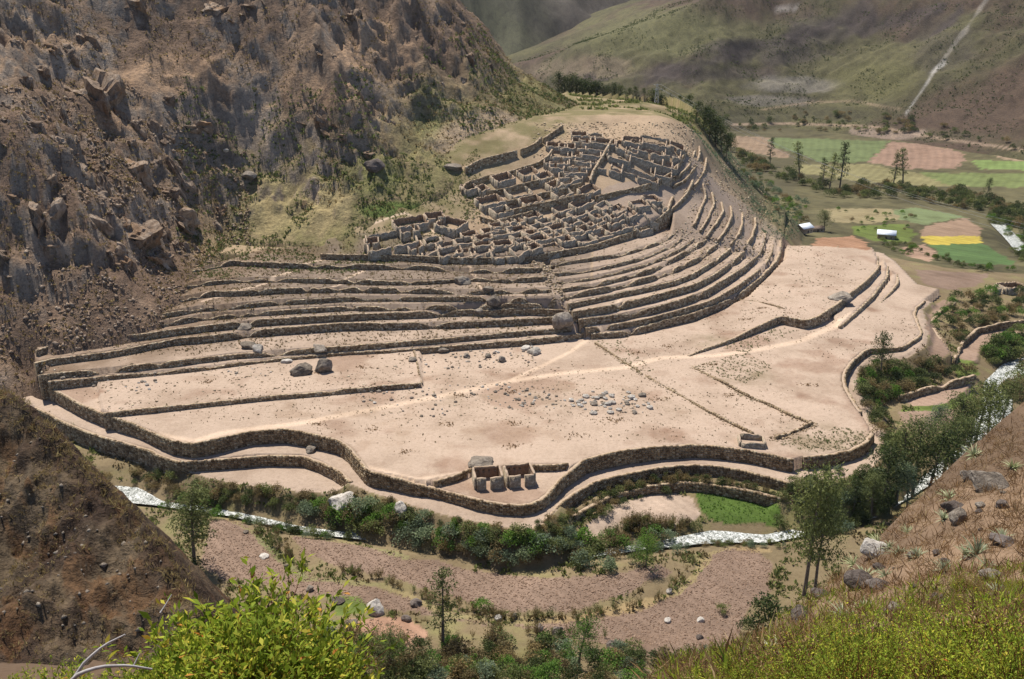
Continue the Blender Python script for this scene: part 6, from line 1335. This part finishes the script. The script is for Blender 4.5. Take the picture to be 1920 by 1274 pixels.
for i, (x, Yd, s) in enumerate([(20,8.8,.4),(80,8.6,.5),(150,9.0,.35),(240,8.8,.5),(290,9.2,.6),(200,8.5,.4),(320,8.7,.6),(110,8.4,.4),(260,8.4,.5)]):
    X = (x - 960) / FPX * Yd / (CP - .36 * SP); Z = float(RN(X, Yd)); put_shrub(X, Yd, Z, s, "lime", "small leafy shrub at the bottom left corner", "small shrubs at the bottom left corner")
for x, y in scatter_px(130, [(1240,1268),(1400,1225),(1550,1200),(1700,1150),(1930,1060),(1930,1330),(1240,1330)], 77):
    q = hit(x, y, True)
    if q: put_shrub(q[0], q[1], q[2] - .05, random.uniform(.3, .55) * (1.2 if x > 1500 else 1), random.choice(("lime", "lime", "yellow", "yellow", "straw")), "low leafy shrub in the foreground growth at the bottom right", "foreground shrubs at the bottom right", 1., SHR_FINE)
def branch(L, rad, label):
    P = [upy(*p) for p in L]; P = ribbon_pts(np.array(P), .08); k = np.linspace(0, 1, len(P)); o = obj_np("dead_branch", *tube(P, rad * (1 - .6 * k), 7), M_DEAD, smooth=True); tag(o, label, "branch", None, "thing")
branch([(130,1285,7.6),(160,1240,7.7),(195,1210,7.8),(235,1190,7.9)], .022, "upper curved grey dead branch at the bottom left")
branch([(120,1290,7.5),(150,1262,7.5),(190,1250,7.6),(240,1248,7.7),(285,1255,7.8)], .026, "lower grey dead branch lying at the bottom left")
branch([(250,1250,7.9),(262,1225,8)], .01, "short dead twig at the bottom left")
branch([(300,1150,8.6),(310,1135,8.7),(322,1115,8.8)], .01, "thin pale twig standing above the left shrubs")

# ------------------------------------------------------------------ valley huts, pylon, wires, ruin at the right edge
def m_plain(name, c, rough=.7, n=.12):
    m, nt, b = mat(name, rough); k = noise(nt, nt.nodes.new("ShaderNodeTexCoord").outputs["Object"], 1.4, 4, .7)
    nt.links.new(ramp(nt, k, [(.3, tuple(v * (1 - n * 2) for v in c)), (.7, tuple(min(1, v * (1 + n)) for v in c))]), b.inputs["Base Color"]); return m
M_TIN = m_plain("pale_metal_roof", (.72, .78, .85), .45); M_ADOBE = m_plain("adobe", (.36, .28, .2)); M_THATCH = m_plain("old_thatch", (.16, .12, .09)); M_DOOR = m_plain("dark_doorway", (.05, .04, .03)); M_STEEL = m_plain("galvanised_steel", (.42, .43, .44), .5)
def box(x0, x1, y0, y1, z0, z1):
    V = np.array([[x, y, z] for z in (z0, z1) for y in (y0, y1) for x in (x0, x1)], float); F = np.array([[0, 2, 3, 1], [4, 5, 7, 6], [0, 1, 5, 4], [2, 6, 7, 3], [0, 4, 6, 2], [1, 3, 7, 5]]); return V, F
def hut(px, py, w, d, h, rot, roofm, wallm, label):
    q = hit(px, py); e = empty("hut", (q[0], q[1], q[2] - .2), math.radians(rot)); tag(e, label, "hut", None, "thing")
    V = np.array([(-w/2,-d/2,0),(w/2,-d/2,0),(w/2,d/2,0),(-w/2,d/2,0),(-w/2,-d/2,h),(w/2,-d/2,h),(w/2,d/2,h),(-w/2,d/2,h),(-w/2,0,h+d*.28),(w/2,0,h+d*.28)], float)
    obj_np("walls", V, [np.array([[0,1,5,4],[2,3,7,6]]), np.array([[3,0,4],[1,2,6],[3,4,8],[1,6,9],[3,8,7],[1,9,5]])[:0] if False else np.array([[4,8,7],[5,6,9]]), np.array([[3,0,4,7],[1,2,6,5]])], wallm, e)
    A = Acc(); g = d * .28; ov = .5
    for s in (-1, 1):
        V = np.array([(-w/2-ov, s*(d/2+ov), h-.28*ov*2+.03),(w/2+ov, s*(d/2+ov), h-.28*ov*2+.03),(w/2+ov,0,h+g+.05),(-w/2-ov,0,h+g+.05)]); V = np.concatenate([V, V + np.array([0,0,.12])])
        A.add(V, np.array([[0,1,2,3],[7,6,5,4],[0,4,5,1],[1,5,6,2],[3,2,6,7],[0,3,7,4]]))
    link(bpy.data.objects.new("roof", A.mesh("roof", roofm)), e)
    obj_np("door", *box(-.5, .5, -d/2 - .06, -d/2 - .01, 0, 1.9), M_DOOR, e); obj_np("window", *box(w*.25, w*.25+.8, -d/2 - .06, -d/2 - .01, 1.0, 1.7), M_DOOR, e); return e
hut(1506,436,9,7,3.4,35,M_TIN,M_ADOBE,"left white-roofed hut beside the round tree in the valley")
hut(1530,434,8,5,2.2,10,M_THATCH,M_ADOBE,"dark thatched shed right of the left white-roofed hut")
hut(1661,447,10,7,3.2,-22,M_TIN,M_ADOBE,"right white-roofed hut standing alone among the valley fields")
def lattice(px, py, hpx):
    X, Y, _ = upy(px, py, 585); Z = float(zany(X, Y)); H = 17.; A = Acc(); e = empty("power_pylon", (X, Y, Z - .3)); tag(e, "thin steel lattice pylon behind the settlement", "pylon", None, "thing"); B = Acc()
    def w(f): return 1.6 * (1 - f) + .35 * f
    for sx in (-1, 1):
        for sy in (-1, 1): A.add(*tube([(sx*w(0), sy*w(0), 0), (sx*w(1), sy*w(1), H)], .09, 5))
    lv = np.linspace(0, 1, 8)
    for a, b in zip(lv[:-1], lv[1:]):
        for s in (-1, 1):
            B.add(*tube([(-w(a), s*w(a), a*H), (w(b), s*w(b), b*H)], .05, 4)); B.add(*tube([(w(a), s*w(a), a*H), (-w(b), s*w(b), b*H)], .05, 4)); B.add(*tube([(s*w(a), -w(a), a*H), (s*w(b), w(b), b*H)], .05, 4))
    link(bpy.data.objects.new("legs", A.mesh("legs", M_STEEL)), e); link(bpy.data.objects.new("bracing", B.mesh("bracing", M_STEEL)), e); C = Acc()
    for f in (.8, .97): C.add(*tube([(-2.4, 0, f*H), (2.4, 0, f*H)], .08, 5))
    link(bpy.data.objects.new("cross_arm", C.mesh("cross_arm", M_STEEL)), e); return (X, Y, Z, H)
PX, PY, PZ, PH = lattice(1228, 243, 48)
for i, (dx, f, ex, ey, lab) in enumerate([(-2.4,.97,1935,424,"upper wire of the power line sagging over the valley"),(2.4,.97,1935,432,"middle wire of the power line sagging over the valley"),(2.4,.8,1935,445,"lower wire of the power line sagging over the valley")]):
    A = np.array([PX + dx, PY, PZ - .3 + PH * f]); B = np.array(upy(ex, ey, 470)); k = np.linspace(0, 1, 40)[:, None]; P = A + (B - A) * k; P[:, 2] -= 16 * (4 * k * (1 - k))[:, 0] * .55
    o = obj_np("power_line", *tube(P, .05, 4), M_STEEL); tag(o, lab, "cable", None, "thing")
for i, (x, y, w, d, rot, lab) in enumerate([(1895,548,12,7,20,"grey stone ruin at the right edge above the curved banks"),(1868,548,7,5,20,"low ruined walls left of the grey stone ruin")]):
    q = hit(x, y); ruin(q[0], q[1], w, d, rot, 3.4 - i, lab, None, seed=400 + i)
put_rock(584, 846, 24, 18, "g", "rounded rock built into the bulging front wall")

# ------------------------------------------------------------------ air
V, F = box(-1500, 2600, -60, 4200, -60, 420)
hz = obj_np("haze", V, F, None or bpy.data.materials.new("haze_air")); tag(hz, kind="stuff"); hm = hz.data.materials[0]; hm.use_nodes = True; hn = hm.node_tree
hn.nodes.remove(hn.nodes["Principled BSDF"]); pv = hn.nodes.new("ShaderNodeVolumePrincipled"); pv.inputs["Color"].default_value = (.82, .88, .97, 1); pv.inputs["Density"].default_value = .00002
hn.links.new(pv.outputs[0], hn.nodes["Material Output"].inputs["Volume"])
